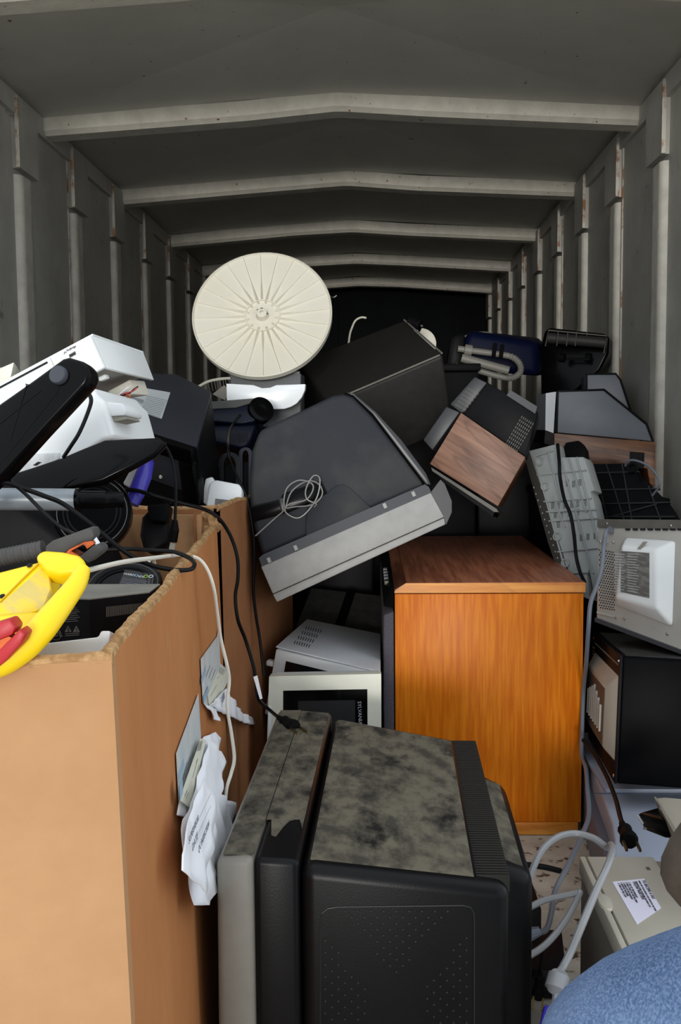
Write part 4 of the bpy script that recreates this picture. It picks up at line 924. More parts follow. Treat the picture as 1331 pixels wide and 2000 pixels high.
text('port_lettering', 'PictBridge', .0052, M_ink, pr, (tx[0], -.0006, tx[1]), (ty[0]-tx[0], 0, ty[1]-tx[1]), (-(ty[1]-tx[1]), 0, ty[0]-tx[0]))
obj('port_logo', MB().tube([(F21.p(a, b)[0], -.0004, F21.p(a, b)[1]) for a, b in ((125.5, 692), (126, 688.5), (128, 687), (130, 689))], .0006, 5), M_ink, pr)
for (m_, pl_) in ((M_red, [(232, 775), (245, 768), (258, 765), (268, 757)]), (M_blackcab, [(235, 772), (250, 770), (262, 760), (270, 755)]), (M_whitem, [(228, 776), (238, 766), (252, 755)])):
    obj('ribbon_wire', MB().tube(spline([wl_(F21, [(a, b, 1.85)])[0] for a, b in pl_], 5), .0014, 6), m_, pr)
obj('copper_ring', MB().tube([wl_(F21, [(250+4*math.cos(t*PI/5), 774+4*math.sin(t*PI/5), 1.85)])[0] for t in range(11)], .0014, 6), M_copper, pr)
rb = wl_(F21, [(232, 778, 1.84), (244, 774, 1.84), (256, 815, 1.84), (246, 820, 1.84)]); rb2 = [v+Vector((0, .001, 0)) for v in rb]
obj('flat_ribbon', MB().hexa([rb[3], rb[2], rb[1], rb[0], rb2[3], rb2[2], rb2[1], rb2[0]]), mat('pale_ribbon', (176, 190, 188), .3), pr)
# printer lower body (separate scanner body)
F22 = Frame((20, 925, 1.72), (200, 860, 1.68), (-20, 830, 1.74))
pb = thing('printer', 'rounded white printer body with side arm, behind the long black pedal bar', 'printer', F22.M)
obj('shell', MB().prism(F22.P([(-60, 925), (-60, 850), (60, 800), (140, 758), (180, 756), (186, 768), (202, 783), (207, 800), (220, 848), (219, 858), (200, 862), (160, 890), (60, 925)]), 0, .16), M_offw, pb, bevel=.010, seg=4)
obj('side_arm', MB().prism(F22.P([(196, 782), (232, 786), (240, 800), (238, 810), (205, 812)]), .01, .07), M_offw, pb, bevel=.003)
obj('arm_underside', MB().prism(F22.P([(206, 812), (236, 811), (240, 816), (212, 822)]), .015, .06), M_faxd, pb)
obj('base_scuffed', MB().prism(F22.P([(-60, 900), (60, 886), (118, 884), (118, 895), (62, 925), (-60, 927)]), -.002, .05), mat('scuffed_grey_plastic', (168, 170, 172), .6, (190, 192, 192), 30), pb, bevel=.002)
obj('base_socket', MB().prism(F22.P([(66, 909), (76, 902), (83, 903), (73, 910)]), -.003, 0), M_hole, pb)
cb = tag(obj('beige_cover', MB().hexa([W(-20, 765, 2.1), W(20, 745, 2.1), W(28, 707, 2.1), W(-20, 728, 2.1), W(-20, 765, 2.3), W(38, 740, 2.3), W(38, 722, 2.3), W(-20, 715, 2.3)]), M_cream, None, bevel=.003), 'beige plastic cover corner behind the white printer, far left', 'cover')

# ================================================================== black pedal bar, plate, tube, drum pads
F23 = Frame((5, 925, 1.34), (165, 755, 1.34), (-60, 880, 1.36))
pd = thing('pedal_bar', 'long black plastic drum stand foot with round grey rubber pad, far left', 'stand leg', F23.M)
obj('bar', MB().prism(F23.P([(-80, 1000), (-80, 850), (0, 787), (60, 745), (122, 700), (134, 697), (160, 705), (172, 716), (174, 730), (168, 748), (160, 757), (80, 843), (6, 925)]), 0, .03), M_gloss, pd, bevel=.005, seg=3)
x, z = F23.p(117, 734); obj('rubber_foot', MB().lathe([(.0125, 0), (.0125, .006), (.011, .008), (.001, .008)], 28, Matrix.Translation((x, 0, z)) @ Matrix.Rotation(PI/2, 4, 'X')), mat('grey_rubber', (56, 60, 68), .7), pd, smooth=True)
mb = MB()
for a, b in (((50, 750), (110, 768)), ((52, 752), (20, 860)), ((0, 828), (80, 762)), ((110, 768), (5, 900)), ((116, 755), (109, 775))): seg(F23, mb, a, b, .0012, -.0006, .001)
obj('stiffening_ribs', mb, M_black, pd, kind='stuff')
F24 = Frame((20, 950, 1.62), (300, 880, 1.62), (20, 880, 1.66))
pk = thing('drum_stand_base', 'flat black plate of a drum stand, poking right above the grey tube', 'stand', F24.M)
obj('plate', MB().prism(F24.P([(-60, 950), (60, 912), (120, 892), (160, 875), (205, 857), (300, 853), (325, 860), (300, 885), (240, 918), (200, 938), (120, 955), (0, 965)]), 0, .018), M_gloss, pk, bevel=.006, seg=3)
hb_ = thing('drum_controller', 'bulky black moulded drum controller body inside the large open box', 'game controller')
obj('housing', MB().prism([( -.95, .60), (-.46, .60), (-.44, .80), (-.50, .92), (-.60, 1.0), (-.95, 1.0)], 1.68, 1.90), M_black, hb_, bevel=.03, seg=3)
obj('lower_housing', MB().box(-.95, -.36, 1.8, 2.0, .3, .6), M_black, hb_, bevel=.02)
F25 = Frame((-80, 975, 1.48), (150, 972, 1.50), (-80, 950, 1.48))
gt = thing('stand_tube', 'thick grey metal tube with black end coupling, crossing the box at left', 'tube')
obj('tube', MB().tube([W(-150, 974, 1.47), W(150, 976, 1.50)], .0165, 20), M_tube, gt, smooth=True)
obj('coupling', MB().tube([W(150, 976, 1.50), W(156, 976, 1.50), W(158, 976, 1.50), W(205, 976, 1.51), W(206, 976, 1.51), W(240, 976, 1.52)], .0155, 16, rf=lambda f: (.0175, .0175, .0135, .0135, .0120, .0120)[int(round(f*5))]), M_gloss, gt, smooth=True)
def pad(label, c, r, nrm, up=None, text_=False):
    M = Matrix.Translation(W(*c)) @ Vector(nrm).normalized().to_track_quat('Z', 'Y').to_matrix().to_4x4()
    t = thing('drum_pad', label, 'drum pad', M)
    obj('pad_shell', MB().lathe([(r*.9, -.03), (r, -.02), (r, .0), (r*.97, .004), (r*.93, .001), (r*.6, -.001), (.001, -.001)], 64), M_gloss, t, smooth=True)
    for k in (.62, .72): obj('raised_ring', MB().tube([(r*k*math.cos(a), r*k*math.sin(a), .0) for a in np.linspace(0, 2*PI, 49)], .0018, 6, cap=False), M_black, t, smooth=True)
    obj('rim_highlight_band', MB().tube([(r*.88*math.cos(a), r*.88*math.sin(a), .0) for a in np.linspace(0, 2*PI, 65)], .0012, 6, cap=False), M_vcrd, t, smooth=True)
    return t, M
pad('round black drum pad with moulded rings, beside the blue bottle', (180, 1000, 1.60), .062, (.15, -1, .35))
p2, M2 = pad('round black drum pad with printed black label, under the cream cable', (240, 1142, 1.43), .056, (.0, -.55, 1))
I2 = M2.inverted()
def onpad(px, py, z=.0015):
    d_ = W(px, py, 1)-CAM; a = I2 @ CAM; b = I2.to_3x3() @ d_; t = (z-a.z)/b.z; return a+b*t
c = [onpad(*p) for p in ((244, 1112), (302, 1122), (296, 1158), (228, 1153))]
lb2 = obj('info_label', MB().hexa([c[3], c[2], c[1], c[0]]+[v-Vector((0, 0, .001)) for v in (c[3], c[2], c[1], c[0])]), mat('black_glossy_label', (10, 10, 12), .2), p2)
r_ = (onpad(290, 1126)-onpad(243, 1118)); u_ = onpad(244, 1112)-onpad(240, 1130)
o_ = onpad(241, 1122, .002)
text('brand_lettering', 'HARM', .0066, M_wink, lb2, o_, r_, u_); text('brand_letter_o', 'O', .0072, M_blueink, lb2, onpad(261, 1125.5, .002), r_, u_); text('brand_lettering', 'NIX', .0066, M_wink, lb2, onpad(266, 1126.5, .002), r_, u_)
for (px, m_) in ((285, M_greenink), (295, M_wink)):
    cc_ = onpad(px, 1126, .002); obj('round_mark', MB().tube([cc_+Vector((.0028*math.cos(a), .0028*math.sin(a), 0)) for a in np.linspace(0, 2*PI, 17)], .0007, 5, cap=False), m_, lb2)
mb = MB()
for i in range(6):
    a, b = onpad(240-i*1.2, 1130+i*2.7, .002), onpad(290-(i % 3)*5, 1137+i*2.7, .002); u = Vector((0, 0, 1)).cross((b-a).normalized())*.0006; mb.add([a, b, b+u, a+u], [(0, 1, 2, 3)])
obj('small_print', mb, M_greyink, lb2, kind='stuff')
text('ce_mark', 'CE', .008, M_wink, lb2, onpad(274, 1155, .002), r_, u_)
obj('bin_mark', MB().tube([onpad(*p, .002) for p in ((265, 1148), (267, 1155), (271, 1156), (273, 1149), (265, 1148), (272, 1156))], .0004, 4), M_wink, lb2)
# dark lump near the far rim
F26 = Frame((275, 1060, 1.98), (335, 1060, 1.98), (275, 990, 2.0))
dl = thing('headset', 'lumpy black plastic joystick base near the far corner of the large open box', 'controller', F26.M)
obj('base', MB().prism(F26.P([(272, 1045), (276, 1010), (288, 996), (300, 993), (331, 1003), (328, 1028), (330, 1062), (300, 1080), (280, 1075)]), 0, .05), M_black, dl, bevel=.01, seg=3)
obj('grip', MB().prism(F26.P([(290, 990), (334, 985), (332, 1000), (326, 1025), (296, 1022)]), -.02, .03), M_rubber, dl, bevel=.006, seg=3)
# blue bottle
bo = thing('spray_bottle', 'slim cobalt blue plastic bottle with silver tip, left of the computer case drives', 'bottle')
obj('bottle_body', MB().tube([W(290, 893, 2.0), W(288, 902, 2.0), W(280, 930, 1.98), W(268, 960, 1.96), W(258, 985, 1.95)], .015, 18, rf=lambda f: (.007, .0135, .0165, .0165, .013)[int(round(f*4))]), M_bluebot, bo, smooth=True)
obj('tip', MB().tube([W(293, 886, 2.0), W(290, 893, 2.0)], .007, 12), M_silver, bo)
wj = tag(obj('white_jug', MB().hexa([W(240, 945, 2.02), W(262, 958, 2.02), W(282, 905, 2.02), W(266, 898, 2.02), W(240, 945, 2.06), W(262, 958, 2.06), W(282, 905, 2.06), W(266, 898, 2.06)]), M_offw, None, bevel=.004), 'white plastic container edge beside the slim blue bottle', 'container')

# ================================================================== front of the large box: black TV, white panel, yellow starter, clamps
kt = thing('television', 'black boxy television with barcode vents and warning triangles inside the large open box', 'television')
P0 = W(175, 1172, 1.22); P1 = W(292, 1161, 1.27); P2 = W(30, 1168, 1.24); zt3 = P0.z; P1.z = P2.z = zt3
dn = Vector((0, 0, -.22))
top5 = [P0, P1, Vector((P1.x, 1.335, zt3)), Vector((P2.x-.02, 1.335, zt3)), P2]
obj('case', MB().add([p+dn for p in top5]+top5, [(4, 3, 2, 1, 0), (5, 6, 7, 8, 9)]+[(i, (i+1) % 5, (i+1) % 5+5, i+5) for i in range(5)]), M_black, kt)
obj('dusty_top', MB().add([p+Vector((0, 0, .0002)) for p in top5]+[p+Vector((0, 0, .0016)) for p in top5], [(4, 3, 2, 1, 0), (5, 6, 7, 8, 9)]+[(i, (i+1) % 5, (i+1) % 5+5, i+5) for i in range(5)]), mat('grey_dusty_top', (128, 124, 114), .9, (104, 100, 92), 12, .3, .7), kt)
Fk = Frame(P0, P1, P0-dn); mb = MB()
for i in range(24):
    px = 207+i*3.35; a = Fk.p(px, 1185-i*.35); b = Fk.p(px, 1205-i*.45); mb.add([(a[0], -.0008, a[1]), (a[0]+.0014, -.0008, a[1]), (b[0]+.0014, -.0008, b[1]), (b[0], -.0008, b[1])], [(0, 1, 2, 3)])
for k in range(len(mb.v)): mb.v[k] = tuple(Fk.M @ Vector(mb.v[k]))
obj('vent_slots', mb, M_steeld, kt, kind='stuff')
Fk2 = Frame(P2, P0, P2-dn)
def kp(px, py, y=-.001): x, z = Fk2.p(px, py, y); return Fk2.M @ Vector((x, y, z))
for (cx) in (133, 149):
    tri = [kp(cx-7, 1235), kp(cx+7, 1234), kp(cx, 1222)]; tri2 = [v+Vector((0, .0008, 0)) for v in tri]
    obj('warning_triangle', MB().add(tri+tri2, [(0, 1, 2), (5, 4, 3), (0, 3, 4, 1), (1, 4, 5, 2), (2, 5, 3, 0)]), M_steeld, kt)
text('warning_mark', '!', .007, M_hole, kt, kp(148, 1234, -.0015), kp(160, 1234)-kp(148, 1234), (0, 0, 1))
obj('warning_bolt', MB().tube([kp(134, 1225, -.0015), kp(132, 1230, -.0015), kp(134.5, 1229.5, -.0015), kp(132.5, 1234, -.0015)], .0005, 4), M_hole, kt)
text('approval_mark', 'UL', .011, M_steeld, kt, kp(104, 1243, -.0012), kp(120, 1243)-kp(104, 1243), (0, 0, 1))
cc_ = [kp(110+10*math.cos(a), 1240+10*math.sin(a), -.001) for a in np.linspace(0, 2*PI, 25)]; obj('approval_ring', MB().tube(cc_, .0004, 4, cap=False), M_steeld, kt)
mb = MB()
for i in range(8):
    a, b = kp(122, 1190+i*3.6), kp(150+(i % 3)*3, 1188+i*3.6); mb.add([a, b, b+Vector((0, 0, .0007)), a+Vector((0, 0, .0007))], [(0, 1, 2, 3)])
for i in range(2):
    a, b = kp(127, 1239+i*3.6), kp(155, 1237+i*3.6); mb.add([a, b, b+Vector((0, 0, .001)), a+Vector((0, 0, .001))], [(0, 1, 2, 3)])
obj('small_print', mb, M_steeld, kt, kind='stuff')
F28 = Frame((40, 1330, .99), (205, 1290, 1.0), (40, 1262, 1.0))
wpn = thing('plastic_panel', 'off white plastic panel with square tab inside the front of the large box', 'panel', F28.M)
obj('panel', MB().prism(F28.P([(-60, 1275), (40, 1262), (192, 1244), (197, 1232), (216, 1232), (213, 1262), (204, 1300), (190, 1340), (-60, 1380)]), 0, .03), M_offw, wpn, bevel=.002)
# yellow jump starter
F29 = Frame((0, 1240, .92), (150, 1110, .98), (-60, 1100, 1.0))
ye = thing('jump_starter', 'bright yellow plastic battery jump starter with thick moulded handle', 'jump starter', F29.M)
obj('body', MB().prism(F29.P([(-90, 1128), (0, 1108), (86, 1086), (100, 1088), (40, 1190), (0, 1225), (-90, 1270)]), .004, .04), M_yellow, ye, bevel=.005, seg=3)
obj('worn_recess', MB().prism(F29.P([(-90, 1225), (0, 1178), (80, 1110), (96, 1118), (100, 1150), (84, 1190), (0, 1218), (-90, 1262)]), -.001, .01), M_yelworn, ye, bevel=.003)
obj('top_bridge', MB().prism(F29.P([(72, 1098), (90, 1085), (128, 1088), (160, 1095), (172, 1106), (170, 1125), (120, 1132), (96, 1126)]), -.010, .012), M_yellow, ye, bevel=.007, seg=3)
hp = [(162, 1112), (150, 1140), (122, 1178), (92, 1216), (66, 1246), (40, 1270), (0, 1295), (-60, 1310)]
def yl(px, py, y_): x, z = F29.p(px, py, y_); return Vector((x, y_, z))
obj('handle', MB().tube(spline([yl(a, b, -.012) for a, b in hp], 5), .0115, 16, rf=lambda f: .0075+.0045*min(1, f*2.2)+.001*math.sin(f*PI)), M_yellow, ye, smooth=True)
obj('lower_bridge', MB().prism(F29.P([(-90, 1240), (0, 1206), (60, 1200), (90, 1200), (60, 1250), (0, 1300), (-90, 1330)]), -.008, .012), M_yellow, ye, bevel=.008, seg=3)
for (a, b) in ((56, 1100), (2, 1160)): x, z = F29.p(a, b); obj('screw_hole', MB().lathe([(.003, 0), (.001, .001)], 10, Matrix.Translation((x, .003, z)) @ Matrix.Rotation(PI/2, 4, 'X')), M_hole, ye)
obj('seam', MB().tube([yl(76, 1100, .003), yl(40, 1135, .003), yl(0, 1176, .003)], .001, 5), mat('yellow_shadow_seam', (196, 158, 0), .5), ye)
F30 = Frame((0, 1300, .86), (50, 1245, .86), (-30, 1270, .86))
rc = thing('battery_clamp', 'red battery clamp at the left edge in front of the yellow starter', 'clamp', F30.M)
obj('jaw', MB().prism(F30.P([(-30, 1225), (18, 1210), (30, 1226), (24, 1240), (-30, 1262)]), 0, .022), M_red, rc, bevel=.002)
obj('jaw', MB().prism(F30.P([(-30, 1300), (0, 1268), (22, 1246), (37, 1229), (49, 1240), (40, 1258), (10, 1292), (-30, 1325)]), 0, .022), M_red, rc, bevel=.002)
obj('copper_teeth', MB().prism(F30.P([(-30, 1262), (14, 1245), (20, 1248), (0, 1268), (-30, 1290)]), .004, .018), M_copper, rc)
F31 = Frame((0, 1100, 1.08), (180, 1060, 1.08), (0, 1060, 1.08))
kc = thing('battery_clamp', 'black battery clamp with ribbed grip and copper jaws above the yellow starter', 'clamp', F31.M)
def cl(px, py, y_=0): x, z = F31.p(px, py, y_); return Vector((x, y_, z))
obj('ribbed_grip', MB().tube([cl(-60+i*2.05, 1102-i*.42, .02) for i in range(72)], .01, 14, rf=lambda f: .0088+.0014*(math.sin(f*71*.9)**2)), M_clampgrey, kc, smooth=True)
obj('upper_jaw', MB().prism(F31.P([(86, 1068), (100, 1057), (165, 1034), (177, 1034), (181, 1048), (176, 1058), (160, 1060), (130, 1075), (118, 1088), (84, 1088)]), .005, .034), M_clampgrey, kc, bevel=.002)
obj('lower_jaw', MB().prism(F31.P([(165, 1098), (150, 1090), (178, 1068), (186, 1064), (195, 1070), (197, 1078), (190, 1086), (168, 1102)]), .005, .034), M_clampgrey, kc, bevel=.002)
obj('copper_liner', MB().prism(F31.P([(120, 1086), (130, 1074), (160, 1060), (176, 1058), (180, 1064), (166, 1074), (160, 1064), (134, 1078), (148, 1086), (150, 1092)]), .008, .03), M_copper, kc)
obj('pivot_spring', MB().tube([cl(181, 1050, .02), cl(190, 1064, .02)], .004, 8), M_chrome, kc)

# ================================================================== far heap: hose vacuum, vacuum head, odds and ends
hv = thing('vacuum_cleaner', 'blue vacuum cleaner with grey looped hose lying at the back right', 'vacuum cleaner')
def hw(l, y_=4.1): return [W(a, b, y_) for a, b in l]
obj('body', MB().hexa(hw([(885, 720), (1055, 735), (1050, 668), (915, 645)], 4.22)+hw([(885, 720), (1065, 735), (1062, 660), (915, 645)], 4.5)), M_bluevac, hv, bevel=.03, seg=3)
obj('dark_end', MB().hexa(hw([(868, 730), (905, 740), (910, 650), (880, 655)], 4.12)+hw([(868, 730), (905, 740), (910, 650), (880, 655)], 4.3)), M_black, hv, bevel=.02)
obj('hose', MB().tube(spline(hw([(895, 681), (930, 686), (975, 692), (1002, 698), (1016, 712), (1016, 728), (1000, 738), (975, 735), (935, 724), (890, 715)], 4.08), 12), .013, 12, rf=lambda f: .0125+.0018*(math.sin(f*220) if .3 < f < .75 else 0)), M_hose, hv, smooth=True)
obj('wand', MB().tube(hw([(902, 699), (994, 724)], 4.05), .017, 16), M_hose, hv, smooth=True)
obj('hose_cuff', MB().tube(hw([(908, 683), (922, 685)], 4.07), .022, 14), M_hose, hv, smooth=True)
for a in ((968, 683), (982, 686)): obj('clip', MB().tube([W(a[0], a[1]-12, 4.05), W(a[0]-3, a[1]+12, 4.03)], .008, 8), M_black, hv)
obj('upper_hose', MB().tube(spline(hw([(903, 662), (925, 654), (950, 652), (975, 660), (992, 668)], 4.3), 8), .009, 8), M_hose, hv, smooth=True)
F32 = Frame((1060, 770, 4.35), (1180, 780, 4.25), (1068, 645, 4.38))
vh = thing('carpet_sweeper', 'upturned black carpet sweeper with clear ribbed brush window, right wall', 'vacuum head', F32.M)
obj('shell', MB().prism(F32.P([(1056, 770), (1054, 680), (1062, 648), (1070, 638), (1182, 650), (1190, 658), (1188, 690), (1172, 722), (1130, 760), (1080, 790)]), .01, .14), M_gloss, vh, bevel=.012, seg=3)
obj('brush_roller', MB().tube([F32.L(W(1072, 660, 4.32)), F32.L(W(1186, 670, 4.24))], .022, 16), mat('dull_roller', (44, 42, 42), .6), vh, smooth=True)
for px in (1091, 1110, 1127, 1148): 
    a, b = F32.L(W(px, 648, 4.26)), F32.L(W(px-3, 676, 4.26)); obj('window_rib', MB().tube([a, b], .0022, 6), M_silver if 0 else M_steeld, vh)
obj('window_frame', MB().tube([F32.L(W(*p)) for p in ((1066, 676, 4.29), (1072, 645, 4.3), (1186, 656, 4.22), (1180, 690, 4.22))], .003, 6), M_steeld, vh)
obj('axle', MB().tube([F32.L(W(1096, 700, 4.27)), F32.L(W(1152, 702, 4.24))], .006, 8), M_dchrome, vh)
for px in (1099, 1150): obj('small_wheel', MB().tube([F32.L(W(px-5, 698, 4.26)), F32.L(W(px+5, 699, 4.25))], .019, 18), M_rubber, vh, smooth=True)
kn = thing('camera_tripod_head', 'black ridged knob on the corner of the big black cabinet', 'knob')
obj('knob', MB().tube([W(800, 628, 3.72), W(822, 636, 3.70)], .018, 16), M_black, kn, smooth=True)
obj('ring', MB().tube([W(822, 636, 3.70), W(826, 638, 3.70)], .021, 16), M_gloss, kn, smooth=True)
pt = tag(obj('plate', MB().lathe([(.055, 0), (.06, .006), (.05, .009), (.001, .006)], 36, Matrix.Translation(W(822, 672, 4.0)) @ Matrix.Rotation(PI/2, 4, 'X')), M_dish, None, smooth=True), 'ivory plastic disc half hidden behind the big black cabinet', 'disc')
cr = tag(obj('handle_loop', MB().tube(spline([W(678, 705, 4.02), W(683, 658, 4.0), W(688, 640, 4.0), W(695, 626, 4.0), (W(706, 620, 4.0)), W(716, 621, 4.0)], 6), .004, 8), M_cream, None, smooth=True), 'thin cream plastic loop rising behind the big black cabinet', 'handle')
obj2 = tag(obj('wire_end', MB().tube(spline([W(640, 575, 3.6), W(650, 581, 3.6), W(658, 577, 3.6)], 6), .0025, 6), M_chrome, None), 'short shiny wire beside the round ivory dish', 'wire')
# support heap in the dark behind and below
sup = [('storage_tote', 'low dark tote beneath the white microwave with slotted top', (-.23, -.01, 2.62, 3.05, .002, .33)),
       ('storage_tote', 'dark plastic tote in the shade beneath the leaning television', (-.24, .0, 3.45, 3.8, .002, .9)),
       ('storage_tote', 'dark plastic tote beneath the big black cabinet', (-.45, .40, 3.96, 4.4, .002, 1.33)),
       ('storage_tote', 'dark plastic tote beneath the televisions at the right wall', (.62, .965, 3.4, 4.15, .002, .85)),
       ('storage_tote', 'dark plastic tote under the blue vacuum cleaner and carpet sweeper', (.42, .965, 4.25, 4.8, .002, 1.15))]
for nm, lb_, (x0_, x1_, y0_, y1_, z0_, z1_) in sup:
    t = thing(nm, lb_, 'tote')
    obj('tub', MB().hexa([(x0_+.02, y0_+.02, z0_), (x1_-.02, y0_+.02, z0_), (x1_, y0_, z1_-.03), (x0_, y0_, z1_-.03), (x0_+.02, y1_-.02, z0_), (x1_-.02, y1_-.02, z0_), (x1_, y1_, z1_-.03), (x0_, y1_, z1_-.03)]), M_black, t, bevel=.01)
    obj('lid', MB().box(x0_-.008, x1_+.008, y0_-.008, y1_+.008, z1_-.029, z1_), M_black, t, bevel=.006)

# ================================================================== cables
cable('power_cable', [(155, 1118, 1.08), (176, 1113, 1.10), (240, 1098, 1.22), (300, 1090, 1.38), (350, 1085, 1.58), (385, 1090, 1.62), (405, 1112, 1.62), (418, 1150, 1.62), (425, 1200, 1.64), (432, 1250, 1.66), (444, 1300, 1.67), (448, 1330, 1.68), (444, 1380, 1.68), (452, 1430, 1.69), (458, 1480, 1.70), (452, 1510, 1.70), (443, 1540, 1.69), (440, 1580, 1.68), (438, 1615, 1.67)], .0030, M_whitecab, 'cream two core cable hanging over the side of the large open box')
cable('power_cable', [(300, 1158, 1.50), (296, 1140, 1.5), (290, 1120, 1.5), (290, 1100, 1.51), (296, 1090, 1.52), (302, 1100, 1.53), (304, 1130, 1.53), (304, 1155, 1.53)], .0028, M_whitecab, 'short cream cable tie loop over the labelled drum pad')
cable('black_cable', [(-40, 950, 1.36), (10, 943, 1.36), (40, 952, 1.37), (90, 970, 1.38), (125, 985, 1.4), (180, 1025, 1.4), (240, 1075, 1.4), (290, 1102, 1.41), (340, 1113, 1.43), (372, 1112, 1.45), (380, 1102, 1.47), (370, 1090, 1.5), (340, 1078, 1.52), (300, 1075, 1.52), (250, 1072, 1.5), (200, 1075, 1.5)], .0033, M_blackcab, 'thick black cable curling across the top of the large open box')
cable('black_cable', [(20, 940, 1.38), (50, 965, 1.36), (90, 1005, 1.34), (120, 1030, 1.33), (150, 1045, 1.30)], .0026, M_blackcab, 'thin black cable passing below the grey tube')
cable('black_cable', [(150, 762, 1.60), (168, 764, 1.59), (178, 780, 1.58), (172, 805, 1.57), (155, 845, 1.56), (138, 872, 1.56), (124, 893, 1.57)], .0032, M_blackcab, 'black cable draped down the rounded white printer body')
cable('usb_cable', [(265, 862, 1.9), (300, 856, 1.92), (320, 868, 1.92), (335, 895, 1.92), (343, 940, 1.92), (343, 990, 1.92), (342, 1018, 1.92)], .0030, M_blackcab, 'black USB cable hanging in front of the computer case')
ub = thing('usb_plug', 'black USB plug with silver tip hanging at the far corner of the box', 'plug')
obj('plug_body', MB().tube([W(342, 1016, 1.92), W(341, 1035, 1.92), W(337, 1058, 1.92)], .008, 8, rf=lambda f: .005+.004*min(1, f*2)), M_rubber, ub)
obj('plug_tip', MB().hexa([W(330, 1074, 1.92), W(340, 1077, 1.92), W(343, 1062, 1.92), W(333, 1059, 1.92), W(330, 1074, 1.925), W(340, 1077, 1.925), W(343, 1062, 1.925), W(333, 1059, 1.925)]), M_steel, ub)
cable('black_cable', [(222, 960, 1.95), (260, 957, 1.94), (300, 968, 1.93), (350, 982, 1.95), (400, 995, 2.0), (430, 1015, 2.08), (452, 1050, 2.1), (464, 1090, 2.1), (465, 1130, 2.1), (460, 1165, 2.1), (465, 1210, 2.1), (480, 1250, 2.12), (495, 1300, 2.12), (500, 1330, 2.12), (505, 1365, 2.12), (525, 1385, 2.16), (545, 1402, onz(545, 1402, .492).y)], .0040, M_blackcab, 'long black power cord running from the box down to the foreground television')
tg = tag(obj('cord_tag', MB().hexa([W(508, 1366, 2.11), W(513, 1364, 2.11), W(503, 1319, 2.11), W(495, 1322, 2.11), W(508, 1366, 2.13), W(513, 1364, 2.13), W(503, 1319, 2.13), W(495, 1322, 2.13)]), M_paper, None), 'small white tag wrapped on the black power cord', 'tag')
def plug(label, a, b, y_, sc=1.0, m=M_rubber, y2=None):
    A_, B_ = W(*a, y_), W(*b, y2 or y_); d_ = (B_-A_); L = d_.length; d_.normalize()
    t = thing('power_plug', label, 'plug')
    s_ = Vector((0, 0, 1)).cross(d_); s_ = (Vector((1, 0, 0))-d_*d_.x).normalized() if s_.length < .2 or 1 else s_
    obj('plug_body', MB().tube([A_+d_*L*f for f in (0, .35, .36, .45, .9, 1)], .01, 12, rf=lambda f: L*(.07, .09, .15, .12, .19, .15)[int(round(f*5))]), m, t, smooth=False)
    for k in (-1, 1): obj('blade', MB().tube([B_+s_*k*L*.13, B_+s_*k*L*.13+d_*L*.45], L*.035, 4), M_brass, t)
    return t
plug('black two pin plug lying on the dusty foreground television', (545, 1402), (577, 1422), onz(545, 1402, .492).y, y2=onz(577, 1422, .492).y)
cable('black_cable', [(470, 810, 2.95), (452, 835, 2.9), (445, 865, 2.6), (450, 900, 2.55), (465, 935, 2.5), (480, 965, 2.48), (488, 1000, 2.48), (496, 1050, 2.48), (497, 1100, 2.48), (495, 1150, 2.48), (500, 1200, 2.48), (508, 1250, 2.48), (516, 1320, 2.46)], .0040, M_blackcab, 'black cord hanging straight down left of the leaning television')
cable('black_cable', [(1090, 868, 3.12), (1093, 900, 3.06), (1095, 935, 3.04), (1103, 975, 3.0), (1115, 1005, 2.97), (1122, 1045, 2.94), (1126, 1085, 2.9), (1133, 1115, 2.88), (1143, 1138, 2.85)], .0052, M_blackcab, 'black cord running down the ribbed pale grey player')
cable('black_cable', [(1222, 910, 3.1), (1228, 900, 3.08), (1245, 900, 3.06), (1270, 912, 3.04), (1287, 935, 3.02), (1288, 950, 3.02), (1275, 968, 3.05)], .0035, M_bluecab, 'short grey cord arching over the black ribbed stereo base')
cable('grey_cable', [(1192, 1032, 2.55), (1184, 1040, 2.52), (1180, 1070, 2.52), (1176, 1110, 2.5), (1164, 1150, 2.5), (1154, 1180, 2.5), (1150, 1230, 2.5), (1146, 1290, 2.55), (1142, 1330, 2.62), (1140, 1360, 2.65), (1138, 1420, 2.64), (1137, 1475, 2.6), (1145, 1500, 2.5), (1148, 1540, 2.4), (1151, 1590, 2.3), (1140, 1625, 2.2), (1110, 1690, 2.0), (1085, 1740, 1.92), (1078, 1780, 1.85), (1068, 1815, 1.8), (1045, 1822, 1.78)], .0055, M_bluecab, 'slate grey cord from the pale backed microwave down past the orange cabinet')
cn = tag(obj('cable_connector', MB().tube([W(1056, 1818, 1.78), W(1030, 1826, 1.78)], .012, 10, rf=lambda f: .008+.006*f), M_bluegreyd, None), 'grey moulded connector on the floor beside the foreground television', 'connector')
cable('grey_cable', [(1030, 1735, 1.7), (1040, 1700, 1.75), (1060, 1660, 1.8), (1090, 1635, 1.82), (1125, 1628, 1.84), (1160, 1637, 1.82), (1186, 1655, 1.78), (1194, 1650, 1.74), (1197, 1660, 1.68), (1188, 1690, 1.62), (1165, 1740, 1.58), (1140, 1800, 1.54), (1115, 1860, 1.52), (1100, 1890, 1.5), (1092, 1905, 1.48), (1086, 1960, 1.44), (1082, 2010, 1.4)], .0062, M_greycab, 'thick light grey cable looping from the floor over the fax machine')
cable('grey_cable', [(1035, 1772, 1.7), (1065, 1758, 1.74), (1100, 1750, 1.78), (1128, 1744, 1.8), (1133, 1742, 1.8), (1130, 1752, 1.79), (1110, 1790, 1.74), (1085, 1825, 1.7), (1060, 1850, 1.68), (1032, 1868, 1.66)], .0058, M_greycab, 'light grey cable folded beside the fax machine on the floor')
